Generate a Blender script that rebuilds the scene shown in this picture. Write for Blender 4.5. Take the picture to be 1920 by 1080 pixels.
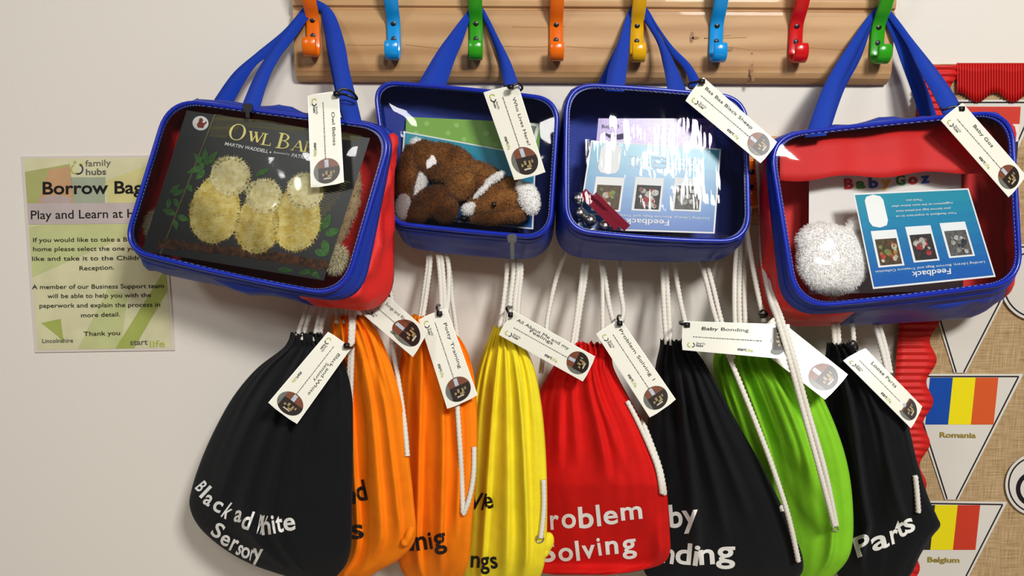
import bpy, bmesh, math, random
from mathutils import Vector, Matrix, noise
from mathutils.bvhtree import BVHTree

for o in list(bpy.data.objects):
    bpy.data.objects.remove(o)
S = bpy.context.scene
COL = S.collection
RND = random.Random(7)

# ------------------------------------------------------------------ camera
D, ZC, F = 1.20, 1.40, 1500.0
PITCH = math.radians(7.8)
cam_d = bpy.data.cameras.new('camera')
cam_d.sensor_width = 36.0
cam_d.lens = 36.0 * F / 1920.0
cam_d.clip_start = 0.02
cam = bpy.data.objects.new('camera', cam_d)
COL.objects.link(cam)
cam.location = (0, -D, ZC)
cam.rotation_euler = (math.pi / 2 - PITCH, 0, 0)
S.camera = cam

# ------------------------------------------------------------------ light
S.view_settings.view_transform = 'Standard'
S.view_settings.look = 'None'
S.view_settings.gamma = 1
S.view_settings.use_curve_mapping = False
S.view_settings.exposure = -0.07
W = bpy.data.worlds.new('room_light')
S.world = W
W.use_nodes = True
W.node_tree.nodes['Background'].inputs[0].default_value = (1.0, 0.98, 0.95, 1)
W.node_tree.nodes['Background'].inputs[1].default_value = 0.10


def area(name, loc, aim, sx, sy, power, col=(1, 0.98, 0.95)):
    l = bpy.data.lights.new(name, 'AREA')
    l.shape = 'RECTANGLE'
    l.size, l.size_y, l.energy, l.color = sx, sy, power, col
    o = bpy.data.objects.new(name, l)
    COL.objects.link(o)
    o.location = loc
    o.rotation_euler = (Vector(aim) - Vector(loc)).to_track_quat('-Z', 'Y').to_euler()
    return o


area('ceiling_panel_near', (0.95, -2.3, 2.72), (0.3, -1.2, 0), 0.45, 0.45, 88)
area('ceiling_panel_far', (0.30, -3.0, 2.72), (0.20, -2.2, 0), 0.5, 0.5, 22)
area('ceiling_panel_side', (-1.7, -2.4, 2.72), (-1.3, -1.4, 0), 0.5, 0.5, 19)

# ------------------------------------------------------------------ helpers
_f = Vector((0, math.cos(PITCH), -math.sin(PITCH)))
_u = Vector((0, math.sin(PITCH), math.cos(PITCH)))
_r = Vector((1, 0, 0))
EYE = Vector((0, -D, ZC))


def ray(px, py):
    return _f + _r * ((px - 960) / F) + _u * ((540 - py) / F)


def P(px, py, d):
    """point seen at a place in the photograph, standing d metres in front of the wall"""
    v = ray(px, py)
    return EYE + v * ((D - d) / v.y)


class Plane:
    """a flat sheet in space through three measured points"""

    def __init__(s, a, b, c):
        pa, pb, pc = P(*a), P(*b), P(*c)
        s.o = pa
        n = (pb - pa).cross(pc - pa).normalized()
        if n.y > 0:
            n = -n
        s.n = n

    def pt(s, px, py, h=0.0):
        v = ray(px, py)
        t = (s.o + s.n * h - EYE).dot(s.n) / v.dot(s.n)
        return EYE + v * t


def wallplane(d):
    return Plane((100, 100, d), (1800, 100, d), (100, 1000, d))


def lin(c):
    if isinstance(c, str):
        c = [int(c[i:i + 2], 16) / 255 for i in (0, 2, 4)]
    return tuple((x / 12.92 if x <= 0.04045 else ((x + 0.055) / 1.055) ** 2.4) for x in c) + (1,)


def mat(name, col, rough=0.6, spec=0.4, bump=None, scale=600, strength=0.3, sheen=0, metal=0, mottling=0.0, mscale=30,
        dist=0.001, coat=0, col2=None):
    m = bpy.data.materials.new(name)
    m.use_nodes = True
    nt = m.node_tree
    b = nt.nodes['Principled BSDF']
    b.inputs['Base Color'].default_value = lin(col)
    b.inputs['Roughness'].default_value = rough
    b.inputs['Specular IOR Level'].default_value = spec
    b.inputs['Metallic'].default_value = metal
    b.inputs['Sheen Weight'].default_value = sheen
    b.inputs['Coat Weight'].default_value = coat
    tc = nt.nodes.new('ShaderNodeTexCoord')
    if mottling or col2:
        n = nt.nodes.new('ShaderNodeTexNoise')
        n.inputs['Scale'].default_value = mscale
        n.inputs['Detail'].default_value = 5
        nt.links.new(tc.outputs['Object'], n.inputs['Vector'])
        r = nt.nodes.new('ShaderNodeValToRGB')
        c = lin(col)
        c2 = lin(col2) if col2 else tuple(x * (1 - mottling) for x in c[:3]) + (1,)
        r.color_ramp.elements[0].color = c2
        r.color_ramp.elements[1].color = c
        r.color_ramp.elements[0].position = 0.35
        r.color_ramp.elements[1].position = 0.65
        nt.links.new(n.outputs['Fac'], r.inputs['Fac'])
        nt.links.new(r.outputs['Color'], b.inputs['Base Color'])
    if bump:
        bp = nt.nodes.new('ShaderNodeBump')
        bp.inputs['Strength'].default_value = strength
        bp.inputs['Distance'].default_value = dist
        if bump == 'noise':
            t = nt.nodes.new('ShaderNodeTexNoise')
            t.inputs['Scale'].default_value = scale
            t.inputs['Detail'].default_value = 4
            nt.links.new(tc.outputs['Object'], t.inputs['Vector'])
            nt.links.new(t.outputs['Fac'], bp.inputs['Height'])
        else:
            ws = []
            for ax in ('X', 'Z'):
                w = nt.nodes.new('ShaderNodeTexWave')
                w.bands_direction = ax
                w.inputs['Scale'].default_value = scale
                w.inputs['Distortion'].default_value = 1.5
                nt.links.new(tc.outputs['Object'], w.inputs['Vector'])
                ws.append(w)
            a = nt.nodes.new('ShaderNodeMath')
            a.operation = 'ADD'
            nt.links.new(ws[0].outputs['Fac'], a.inputs[0])
            nt.links.new(ws[1].outputs['Fac'], a.inputs[1])
            nt.links.new(a.outputs[0], bp.inputs['Height'])
        nt.links.new(bp.outputs['Normal'], b.inputs['Normal'])
    return m


def tag_props(o, label, cat, group=None):
    o['label'] = label
    o['category'] = cat
    if group:
        o['group'] = group
    return o


def empty(name, loc, label=None, cat=None, group=None):
    o = bpy.data.objects.new(name, None)
    COL.objects.link(o)
    o.location = loc
    o.empty_display_size = 0.02
    if label:
        tag_props(o, label, cat, group)
    return o


def obj(name, V, Fc, mats, parent=None, smooth=True, mi=None, thick=0):
    """one mesh object from world-space points; origin goes to its own centre"""
    V = [Vector(v) for v in V]
    c = sum(V, Vector()) / len(V)
    me = bpy.data.meshes.new(name)
    me.from_pydata([v - c for v in V], [], Fc)
    if not isinstance(mats, (list, tuple)):
        mats = [mats]
    for m in mats:
        me.materials.append(m)
    if mi:
        me.polygons.foreach_set('material_index', mi)
    if smooth:
        me.polygons.foreach_set('use_smooth', [True] * len(me.polygons))
    me.update()
    o = bpy.data.objects.new(name, me)
    COL.objects.link(o)
    if thick:
        s = o.modifiers.new('thickness', 'SOLIDIFY')
        s.thickness = thick
        s.offset = 0
    if parent is not None:
        o.parent = parent
        base = Vector()
        q = parent
        while q is not None:
            base += q.location
            q = q.parent
        o.location = c - base
    else:
        o.location = c
    return o


class G:
    """collects shapes for one mesh"""

    def __init__(s):
        s.V, s.F, s.M = [], [], []

    def add(s, V, Fc, m=0):
        k = len(s.V)
        s.V += [Vector(v) for v in V]
        s.F += [tuple(i + k for i in f) for f in Fc]
        s.M += [m] * len(Fc)
        return s

    def build(s, name, mats, parent=None, smooth=True, thick=0):
        return obj(name, s.V, s.F, mats, parent, smooth, s.M, thick)


def catmull(pts, n):
    """smooth run of n points through tuples of any length"""
    k = len(pts)
    out = []
    for i in range(n):
        t = i / (n - 1) * (k - 1)
        j = min(int(t), k - 2)
        f = t - j
        p0, p1, p2, p3 = pts[max(j - 1, 0)], pts[j], pts[j + 1], pts[min(j + 2, k - 1)]
        out.append(tuple(0.5 * (2 * b + (c - a) * f + (2 * a - 5 * b + 4 * c - d) * f * f + (3 * b - a - 3 * c + d) * f ** 3)
                         for a, b, c, d in zip(p0, p1, p2, p3)))
    return out


def tube(pts, r, sides=10, closed=False, braid=0.0, n=None, pitch=0.006):
    pts = [Vector(p) for p in pts]
    if n:
        pts = [Vector(p) for p in catmull([tuple(p) for p in pts], n)]
    V, Fc = [], []
    N = len(pts)
    up = Vector((0.13, -0.97, 0.21)).normalized()
    run = 0
    for i, p in enumerate(pts):
        if closed:
            t = (pts[(i + 1) % N] - pts[i - 1])
        else:
            t = pts[min(i + 1, N - 1)] - pts[max(i - 1, 0)]
        t = t.normalized() if t.length > 1e-9 else Vector((0, 0, 1))
        a = t.cross(up)
        a = a.normalized() if a.length > 1e-6 else Vector((1, 0, 0))
        b = t.cross(a).normalized()
        if i:
            run += (p - pts[i - 1]).length
        rr = r if not callable(r) else r(i / (N - 1))
        for k in range(sides):
            th = 2 * math.pi * k / sides
            q = rr
            if braid:
                q = rr * (1 + braid * (math.sin(3 * th + run / pitch * 2 * math.pi) + math.sin(3 * th - run / pitch * 2 * math.pi)))
            V.append(p + a * math.cos(th) * q + b * math.sin(th) * q)
    for i in range(N if closed else N - 1):
        j = (i + 1) % N
        for k in range(sides):
            l = (k + 1) % sides
            Fc.append((i * sides + k, i * sides + l, j * sides + l, j * sides + k))
    if not closed:
        Fc.append(tuple(range(sides))[::-1])
        Fc.append(tuple((N - 1) * sides + k for k in range(sides)))
    return V, Fc


def rope(pts, r=0.0034, step=0.0016):
    w = [P(*p) for p in pts]
    L = sum((b - a).length for a, b in zip(w, w[1:]))
    return tube(w, r, 9, braid=0.11, n=max(8, int(L / step)))


def poly_prism(pl, pts, h0, h1):
    """closed outline (photo places) on a plane, from height h0 to h1"""
    k = len(pts)
    V = [pl.pt(x, y, h1) for x, y in pts] + [pl.pt(x, y, h0) for x, y in pts]
    Fc = [tuple(range(k)), tuple(range(2 * k - 1, k - 1, -1))]
    Fc += [(i, (i + 1) % k, k + (i + 1) % k, k + i) for i in range(k)]
    return V, Fc


def flat(pl, pts, h):
    return [pl.pt(x, y, h) for x, y in pts], [tuple(range(len(pts)))]


def ell(cx, cy, rx, ry, rot=0, n=28, jit=0):
    a = math.radians(rot)
    out = []
    for i in range(n):
        t = 2 * math.pi * i / n
        k = 1 + (RND.uniform(-jit, jit) if jit else 0)
        x, y = rx * math.cos(t) * k, ry * math.sin(t) * k
        out.append((cx + x * math.cos(a) - y * math.sin(a), cy + x * math.sin(a) + y * math.cos(a)))
    return out


def arc_strip(cx, cy, r, a0, a1, w, n=12):
    o = [(cx + (r + w) * math.cos(math.radians(a0 + (a1 - a0) * i / n)), cy + (r + w) * math.sin(math.radians(a0 + (a1 - a0) * i / n))) for i in range(n + 1)]
    i_ = [(cx + (r - w) * math.cos(math.radians(a0 + (a1 - a0) * i / n)), cy + (r - w) * math.sin(math.radians(a0 + (a1 - a0) * i / n))) for i in range(n + 1)]
    return o + i_[::-1]


def strip_faces(pl, outline, h):
    """outline made of an outer run and a reversed inner run of the same length"""
    k = len(outline) // 2
    V = [pl.pt(x, y, h) for x, y in outline]
    return V, [(i, i + 1, 2 * k - 2 - i, 2 * k - 1 - i) for i in range(k - 1)]



_T = {}


def text_shape(s, bold=0.0, space=1.0):
    key = (s, bold, space)
    if key in _T:
        return _T[key]
    c = bpy.data.curves.new('writing', 'FONT')
    c.body = s
    c.size = 1
    c.offset = bold
    c.space_character = space
    c.resolution_u = 4
    o = bpy.data.objects.new('writing', c)
    COL.objects.link(o)
    dg = bpy.context.evaluated_depsgraph_get()
    me = bpy.data.meshes.new_from_object(o.evaluated_get(dg))
    V = [(v.co.x, v.co.y) for v in me.vertices]
    Fc = [tuple(p.vertices) for p in me.polygons]
    bpy.data.objects.remove(o)
    bpy.data.curves.remove(c)
    bpy.data.meshes.remove(me)
    x0 = min(v[0] for v in V)
    x1 = max(v[0] for v in V)
    V = [(x - x0, y) for x, y in V]
    _T[key] = (V, Fc, x1 - x0)
    return _T[key]


def text2d(s, p0, p1, cap=None, bold=0.0, slant=0.0, space=1.0):
    """writing from baseline start p0 to baseline end p1 in photo places; cap = capital height"""
    V, Fc, w = text_shape(s, bold, space)
    dx, dy = p1[0] - p0[0], p1[1] - p0[1]
    L = math.hypot(dx, dy)
    ex, ey = dx / L, dy / L
    k = L / w
    ky = k if cap is None else cap / 0.73
    out = []
    for x, y in V:
        a, b = x * k + y * ky * slant, y * ky
        out.append((p0[0] + ex * a + ey * b, p0[1] + ey * a - ex * b))
    return out, Fc


def write(g, pl, s, p0, p1, h, cap=None, bold=0.0, m=0, slant=0.0, space=1.0):
    pts, Fc = text2d(s, p0, p1, cap, bold, slant, space)
    g.add([pl.pt(x, y, h) for x, y in pts], Fc, m)


# ------------------------------------------------------------------ materials
M = {}
M['wall'] = mat('wall_paint', 'DDD8CE', 0.55, 0.35, 'noise', 160, 0.10, dist=0.002)
M['blue'] = mat('blue_nylon', '0A309C', 0.45, 0.45, 'weave', 320, 0.25, mottling=0.12, mscale=14)
M['blue_strap'] = mat('blue_webbing', '083CB2', 0.6, 0.35, 'weave', 420, 0.5)
M['blue_pipe'] = mat('blue_vinyl_piping', '0B25A0', 0.28, 0.5)
M['zip'] = mat('blue_zip', '0C37AA', 0.5, 0.4, 'weave', 500, 0.6)
M['red'] = mat('red_nylon', 'DE2320', 0.5, 0.4, 'weave', 320, 0.25, mottling=0.1, mscale=12)
M['stitch'] = mat('pale_stitching', 'A9B4CE', 0.6)
M['metal'] = mat('silver_metal', 'C9C7C2', 0.25, 0.5, metal=1)
M['darkmetal'] = mat('dark_zip_metal', '3B3D42', 0.4, 0.5, metal=0.7)
M['black_plastic'] = mat('black_plastic', '0C0C0E', 0.35, 0.5)
M['cream'] = mat('cream_card', 'E4E2D3', 0.4, 0.4, coat=0.15)
M['cream_gloss'] = mat('glossy_cream_card', 'E4E2D3', 0.3, 0.5, coat=1.0)
M['laminate'] = mat('laminate_edge', 'F2F1E8', 0.15, 0.5)
M['ink'] = mat('black_ink', '191718', 0.6, 0.2)
M['greyink'] = mat('grey_ink', '5E5C58', 0.6, 0.2)
M['green_ink'] = mat('green_ink', 'A7B24A', 0.6, 0.2)
M['white'] = mat('white_print', 'F0EFEA', 0.6, 0.2)
M['rope'] = mat('white_cotton_cord', 'DDD8CC', 0.85, 0.15, 'noise', 900, 0.4)


def cloth(name, col, **k):
    return mat(name, col, 0.82, 0.2, 'weave', 300, 0.35, mottling=0.10, mscale=40, **k)


M['c_black'] = cloth('black_cotton', '0C0E12', sheen=0.04)
M['c_orange'] = cloth('orange_cotton', 'FF8608')
M['c_yellow'] = cloth('yellow_cotton', 'F3E02C')
M['c_red'] = cloth('red_cotton', 'D5140F')
M['c_green'] = cloth('green_cotton', '86CC28')


def vinyl(name, rough=0.04, bumpscale=22, strength=0.25, stretch=(1, 1, 1)):
    m = bpy.data.materials.new(name)
    m.use_nodes = True
    nt = m.node_tree
    nt.nodes.remove(nt.nodes['Principled BSDF'])
    out = nt.nodes['Material Output']
    tr = nt.nodes.new('ShaderNodeBsdfTransparent')
    tr.inputs[0].default_value = (0.93, 0.94, 0.95, 1)
    gl = nt.nodes.new('ShaderNodeBsdfGlossy')
    gl.inputs['Roughness'].default_value = rough
    fr = nt.nodes.new('ShaderNodeFresnel')
    fr.inputs['IOR'].default_value = 1.5
    mx = nt.nodes.new('ShaderNodeMixShader')
    tc = nt.nodes.new('ShaderNodeTexCoord')
    n = nt.nodes.new('ShaderNodeTexNoise')
    n.inputs['Scale'].default_value = bumpscale
    n.inputs['Detail'].default_value = 2
    bp = nt.nodes.new('ShaderNodeBump')
    bp.inputs['Strength'].default_value = strength
    bp.inputs['Distance'].default_value = 0.01
    mp = nt.nodes.new('ShaderNodeMapping')
    mp.inputs['Scale'].default_value = stretch
    nt.links.new(tc.outputs['Object'], mp.inputs['Vector'])
    nt.links.new(mp.outputs['Vector'], n.inputs['Vector'])
    nt.links.new(n.outputs['Fac'], bp.inputs['Height'])
    nt.links.new(bp.outputs['Normal'], gl.inputs['Normal'])
    nt.links.new(fr.outputs[0], mx.inputs[0])
    nt.links.new(tr.outputs[0], mx.inputs[1])
    nt.links.new(gl.outputs[0], mx.inputs[2])
    nt.links.new(mx.outputs[0], out.inputs[0])
    return m


def wood(name):
    m = mat(name, 'C9A06C', 0.5, 0.35, coat=0.06)
    nt = m.node_tree
    b = nt.nodes['Principled BSDF']
    tc = nt.nodes.new('ShaderNodeTexCoord')
    mp = nt.nodes.new('ShaderNodeMapping')
    mp.inputs['Scale'].default_value = (1.2, 9, 14)
    n = nt.nodes.new('ShaderNodeTexNoise')
    n.inputs['Scale'].default_value = 3.2
    n.inputs['Detail'].default_value = 6
    n.inputs['Distortion'].default_value = 0.6
    w = nt.nodes.new('ShaderNodeTexWave')
    w.wave_type = 'BANDS'
    w.bands_direction = 'Z'
    w.inputs['Scale'].default_value = 0.9
    w.inputs['Distortion'].default_value = 5
    w.inputs['Detail'].default_value = 3
    r = nt.nodes.new('ShaderNodeValToRGB')
    r.color_ramp.elements[0].color = lin('A67A4C')
    r.color_ramp.elements[1].color = lin('C79F70')
    mx = nt.nodes.new('ShaderNodeMath')
    mx.operation = 'MULTIPLY_ADD'
    mx.inputs[1].default_value = 0.35
    nt.links.new(tc.outputs['Object'], mp.inputs['Vector'])
    nt.links.new(mp.outputs['Vector'], n.inputs['Vector'])
    nt.links.new(mp.outputs['Vector'], w.inputs['Vector'])
    nt.links.new(w.outputs['Fac'], mx.inputs[0])
    nt.links.new(n.outputs['Fac'], mx.inputs[2])
    nt.links.new(mx.outputs[0], r.inputs['Fac'])
    r.color_ramp.elements[0].position = 0.3
    r.color_ramp.elements[1].position = 0.9
    nt.links.new(r.outputs['Color'], b.inputs['Base Color'])
    return m


M['pine'] = wood('varnished_pine')
M['knot'] = mat('pine_knot', '7A4C25', 0.45, 0.4, col2='A5733F', mscale=160)
M['grain'] = mat('pine_grain_line', 'A87A48', 0.5, 0.3)
M['hk_orange'] = mat('orange_hook_plastic', 'E86A00', 0.22, 0.5)
M['hk_blue'] = mat('blue_hook_plastic', '1192DC', 0.22, 0.5)
M['hk_green'] = mat('green_hook_plastic', '2C9A12', 0.22, 0.5)
M['hk_yellow'] = mat('yellow_hook_plastic', 'E0A800', 0.22, 0.5)
M['hk_red'] = mat('red_hook_plastic', 'CC1214', 0.22, 0.5)

# ------------------------------------------------------------------ setting
def box(x0, x1, y0, y1, z0, z1):
    V = [(x, y, z) for x in (x0, x1) for y in (y0, y1) for z in (z0, z1)]
    return V, [(0, 1, 3, 2), (4, 6, 7, 5), (0, 4, 5, 1), (2, 3, 7, 6), (0, 2, 6, 4), (1, 5, 7, 3)]


w = obj('wall_back', *box(-2.4, 2.4, 0.0, 0.1, 0, 2.75), M['wall'], smooth=False)
w['kind'] = 'structure'
fl = obj('floor', *box(-2.4, 2.4, -3.6, 0.0, -0.06, 0.0), mat('floor_vinyl', '9C8C78', 0.5, 0.4, mottling=0.15, mscale=12), smooth=False)
fl['kind'] = 'structure'


# ------------------------------------------------------------------ rails and hooks
def rail(name, x0, y0t, x1, y1t, hgt, label, knots):
    """x0,y0t / x1,y1t: photo places of the top front edge, hgt: height in photo pixels"""
    root = empty(name, P((x0 + x1) / 2, (y0t + y1t) / 2 + hgt / 2, 0), label, 'rail')
    # profile: (depth, share of height)
    prof = [(0.0, 0.0), (0.012, 0.0), (0.019, 0.02), (0.0235, 0.07), (0.0245, 0.13), (0.0235, 0.185), (0.0195, 0.205),
            (0.0195, 0.22), (0.0225, 0.235), (0.023, 0.27), (0.023, 0.82), (0.0215, 0.89), (0.0175, 0.945), (0.011, 0.985), (0.006, 1.0), (0.0, 1.0)]
    A = P(x0, y0t, 0.0)
    B = P(x1, y1t, 0.0)
    A2 = P(x0, y0t + hgt, 0.0)
    H = A.z - A2.z
    V, Fc = [], []
    n = 40
    k = len(prof)
    for i in range(n + 1):
        t = i / n
        q = A.lerp(B, t)
        for d, s in prof:
            e = 0.004 if i in (0, n) else 0
            dd = max(0, d - (0.002 if i in (0, n) else 0))
            V.append((q.x, -dd - 0.0005, q.z - s * H))
    for i in range(n):
        for j in range(k - 1):
            Fc.append((i * k + j, i * k + j + 1, (i + 1) * k + j + 1, (i + 1) * k + j))
    Fc.append(tuple(range(k)))
    Fc.append(tuple(n * k + j for j in range(k))[::-1])
    b = obj('board', V, Fc, M['pine'], root, smooth=False)
    pl = wallplane(0.0238)
    for (cx, cy, rx, ry, rot) in knots:
        obj('knot', *flat(pl, ell(cx, cy, rx, ry, rot, 22, 0.12), 0.0), M['knot'], b)
    return root


upper = rail('coat_rail', 555, -16, 1668, -10, 170, 'upper varnished pine coat rail with eight coloured hooks on white wall',
             [(723, 113, 4.5, 10, 8), (725, 82, 3, 5, 40), (1297, 70, 4, 11, 5), (1304, 71, 7, 3, 0), (1367, 92, 8, 4.5, 0), (1410, 100, 2.5, 2, 0), (1409, 130, 4, 12, 5), (1412, 146, 3, 6, 0), (1214, 96, 6, 3, -20)])
pl = wallplane(0.0238)
for pts in ([(650, 84), (690, 85), (720, 84)], [(760, 84), (800, 88), (830, 92)], [(925, 86), (1000, 88), (1030, 87)], [(1060, 87), (1120, 90), (1190, 91)],
            [(1370, 88), (1420, 94), (1480, 91)], [(1510, 89), (1560, 92), (1600, 94)], [(960, 50), (1010, 51), (1060, 50)], [(1370, 66), (1320, 72), (1400, 70)]):
    c = catmull(pts, 10)
    top = [(x, y - 0.7) for x, y in c]
    obj('grain_line', *strip_faces(pl, top + [(x, y + 0.7) for x, y in c][::-1], 0.0), M['grain'], upper.children[0])
lower = rail('coat_rail', 478, 252, 1640, 257, 166, 'lower pine coat rail mostly hidden behind the clear-front bags', [])


def hook(px, py, m, label, dfl=0.0236, short=False, cat='hook'):
    """py = photo row of the underside of the lower prong"""
    base = P(px, py, dfl)
    root = empty('coat_hook', (base.x, -dfl, base.z), label, cat)
    X = base.x
    # side view path (depth in front of the rail, height above prong underside)
    path = [(0.029, 0.0255), (0.0305, 0.017), (0.029, 0.009), (0.0235, 0.0035), (0.016, 0.003), (0.009, 0.006), (0.0045, 0.013), (0.003, 0.024),
            (0.003, 0.046), (0.0045, 0.055), (0.0095, 0.063), (0.0165, 0.071), (0.024, 0.082), (0.032, 0.097), (0.039, 0.114), (0.044, 0.130)]
    if short:
        path = [(d * 0.68, z) for d, z in path[:12]]
    path = catmull(path, 54)
    V, Fc = [], []
    n = len(path)
    for i, (d, z) in enumerate(path):
        a, b = path[max(i - 1, 0)], path[min(i + 1, n - 1)]
        t = Vector((b[0] - a[0], b[1] - a[1])).normalized()
        nn = Vector((-t.y, t.x))
        hw = 0.0096
        ends = min(i, n - 1 - i)
        if ends < 4:
            hw *= (0.88, 0.95, 0.98, 1.0)[ends]
        th = 0.0023 if ends else 0.0015
        for (sx, sn) in ((-1, -0.55), (-0.86, -1), (0.86, -1), (1, -0.55), (1, 0.55), (0.86, 1), (-0.86, 1), (-1, 0.55)):
            dd = max(d + nn.x * th * sn, 0.0002)
            V.append((X + sx * hw, -dfl - dd, base.z + z + nn.y * th * sn))
    for i in range(n - 1):
        for k in range(8):
            l = (k + 1) % 8
            Fc.append((i * 8 + k, i * 8 + l, (i + 1) * 8 + l, (i + 1) * 8 + k))
    Fc += [tuple(range(8))[::-1], tuple((n - 1) * 8 + k for k in range(8))]
    body = obj('hook_body', V, Fc, m, root)
    for z, r, mm in ((0.0315, 0.0036, M['darkmetal']), (0.053, 0.004, M['black_plastic'])):
        V, Fc = [], []
        y = -dfl - (0.0058 if z < 0.05 else 0.0062)
        for i in range(14):
            a = 2 * math.pi * i / 14
            V.append((X + r * math.cos(a), y, base.z + z + r * math.sin(a)))
        for i in range(14):
            a = 2 * math.pi * i / 14
            V.append((X + r * 0.7 * math.cos(a), y - 0.0008, base.z + z + r * 0.7 * math.sin(a)))
        for i in range(14):
            j = (i + 1) % 14
            Fc.append((i, j, 14 + j, 14 + i))
        Fc.append(tuple(range(14, 28)))
        obj('screw' if z < 0.05 else 'screw_hole', V, Fc, mm, body)
    return root


for px, py, c, lb in ((590, 111, 'orange', 'orange plastic coat hook holding the owl book bag'),
                      (740, 117, 'blue', 'blue plastic coat hook next to the owl book bag strap, nothing on it'),
                      (893, 117, 'green', 'green plastic coat hook holding the brown soft toy bag'),
                      (1042, 119, 'orange', 'orange plastic coat hook with nothing on it, between green and yellow hooks'),
                      (1192, 121, 'yellow', 'yellow plastic coat hook holding the purple card bag'),
                      (1340, 121, 'blue', 'blue plastic coat hook next to the yellow hook, nothing on it'),
                      (1488, 122, 'red', 'red plastic coat hook with nothing on it, the only red one'),
                      (1640, 124, 'green', 'green plastic coat hook at the end of the rail holding the red and blue bag')):
    hook(px, py, M['hk_' + c], lb)
for px, c, lb in ((655, 'red', 'hook on the lower rail behind the owl book bag'),
                  (805, 'green', 'hook on the lower rail behind the soft toy bag, nearer the owl bag'),
                  (955, 'yellow', 'hook on the lower rail behind the soft toy bag, above the yellow sack'),
                  (1105, 'blue', 'hook on the lower rail behind the purple card bag, above the red sack'),
                  (1255, 'green', 'hook on the lower rail behind the purple card bag, above the black sack'),
                  (1405, 'orange', 'orange hook on the lower rail in the gap between two clear-front bags'),
                  (1555, 'blue', 'hook on the lower rail behind the red and blue bag')):
    hook(px, 391, M['hk_' + c], lb, short=True)

# ------------------------------------------------------------------ poster
PP = wallplane(0.0022)


def quad_px(c, u, v):
    a = (c[0][0] + (c[1][0] - c[0][0]) * u, c[0][1] + (c[1][1] - c[0][1]) * u)
    b = (c[3][0] + (c[2][0] - c[3][0]) * u, c[3][1] + (c[2][1] - c[3][1]) * u)
    return (a[0] + (b[0] - a[0]) * v, a[1] + (b[1] - a[1]) * v)


poster = empty('poster', P(180, 475, 0), 'laminated green borrow bags poster on white wall beside the owl book bag', 'poster')
g = G()
pc = [(39, 293), (300, 291), (328, 657), (65, 661)]
g.add(*poly_prism(PP, pc, -0.002, 0))
psheet = g.build('laminated_sheet', mat('poster_laminate', 'D2C8BE', 0.2, 0.5), poster, False)
ic = [(45, 297), (295, 296), (322, 652), (70, 656)]
g = G()
q = lambda u, v: quad_px(ic, u, v)
g.add(*flat(PP, [q(0, 0), q(1, 0), q(1, 1), q(0, 1)], 0.0003), 0)
g.add(*flat(PP, [q(0.0, 0.36), q(0, 0.62), q(1, 0.33), q(1, 0.25)], 0.0005), 1)
g.add(*flat(PP, [q(1, 0.58), q(1, 0.7), q(0.72, 1), q(0.58, 1)], 0.0005), 2)
g.add(*flat(PP, [q(0.04, 0.86), q(0.19, 0.84), q(0.2, 0.97), q(0.16, 0.93)], 0.0005), 2)
g.add(*flat(PP, [q(0.3, 1), q(0.56, 0.68), q(0.7, 0.72), q(0.62, 1)], 0.0004), 1)
g.add(*flat(PP, [q(0.0, 0.07), q(0.34, 0.03), q(0.34, 0.24), q(0.0, 0.24)], 0.0006), 3)
g.add(*flat(PP, [q(0.08, 0.24), q(0.18, 0.06), q(0.34, 0.04), q(0.35, 0.24)], 0.0007), 4)
g.add(*flat(PP, [q(0.34, 0.1), q(0.6, 0.1), q(0.58, 0.24), q(0.35, 0.24)], 0.0007), 5)
g.add(*flat(PP, [q(0.6, 0.12), q(1, 0.02), q(1, 0.24), q(0.6, 0.24)], 0.0007), 6)
g.add(*flat(PP, ell(105, 375, 30, 9, 0), 0.0008), 7)
g.add(*flat(PP, [q(0, 0.235), q(1, 0.235), q(1, 0.345), q(0, 0.345)], 0.0009), 8)
pm = [mat('poster_' + n, c, 0.45, 0.4, mottling=0.12, mscale=25) for n, c in
      (('base', 'D2CFA6'), ('pale_green', 'BFC48A'), ('leaf_green', 'A3AE58'), ('olive', 'A9AB6C'), ('terracotta', 'C29A72'), ('grey_green', '9FA890'), ('straw', 'CFC98A'), ('lilac', 'B5A29C'), ('band', 'BCB0AC'))]
g.build('printed_design', pm, psheet, False)
g = G()
HT = 0.0012
write(g, PP, 'Borrow Bags', (80, 364), (282, 362), HT, 24, 0.02, 0)
g.build('heading_lettering', M['ink'], psheet, False)
g = G()
write(g, PP, 'Play and Learn at Home', (58, 411), (300, 407), HT, 17, 0.006, 0)
g.build('subheading_lettering', M['ink'], psheet, False)
for s, x0, x1, y in (('If you would like to take a Borrow Bag', 62, 306, 453), ('home please select the one you would', 62, 304, 470), ("like and take it to the Children's", 60, 290, 488), ('Reception.', 149, 214, 506),
                     ('A member of our Business Support team', 60, 307, 541), ('will be able to help you with the', 89, 283, 558), ('paperwork and explain the process in', 74, 300, 576), ('more detail.', 152, 225, 594), ('Thank you', 157, 225, 629)):
    g = G()
    write(g, PP, s, (x0, y + 1), (x1, y - 1), HT, 8.5, 0.004, 0)
    g.build('text_line', M['ink'], psheet, False)
PINK = [mat('poster_ink', '2B2622', 0.6, 0.2), M['greyink'], M['green_ink'], mat('navy_ink', '2A3050', 0.6, 0.2)]
g = G()
write(g, PP, 'Lincolnshire', (79, 643), (137, 642), HT, 8, 0.01, 1)
g.build('council_logo', PINK, psheet, False)
g = G()
write(g, PP, 'start', (244, 647), (277, 646), HT, 11, 0.012, 1)
write(g, PP, 'life', (281, 651), (309, 650), HT, 13, 0.0, 2)
g.build('start_life_logo', PINK, psheet, False)
g = G()
write(g, PP, 'family', (160, 312), (208, 310), HT, 12, 0.0, 1)
write(g, PP, 'hubs', (161, 328), (199, 327), HT, 12, 0.015, 1)
for e in (ell(140, 304, 2.6, 2.6), ell(152, 309, 3, 3)):
    g.add(*flat(PP, e, HT), 2)


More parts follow.
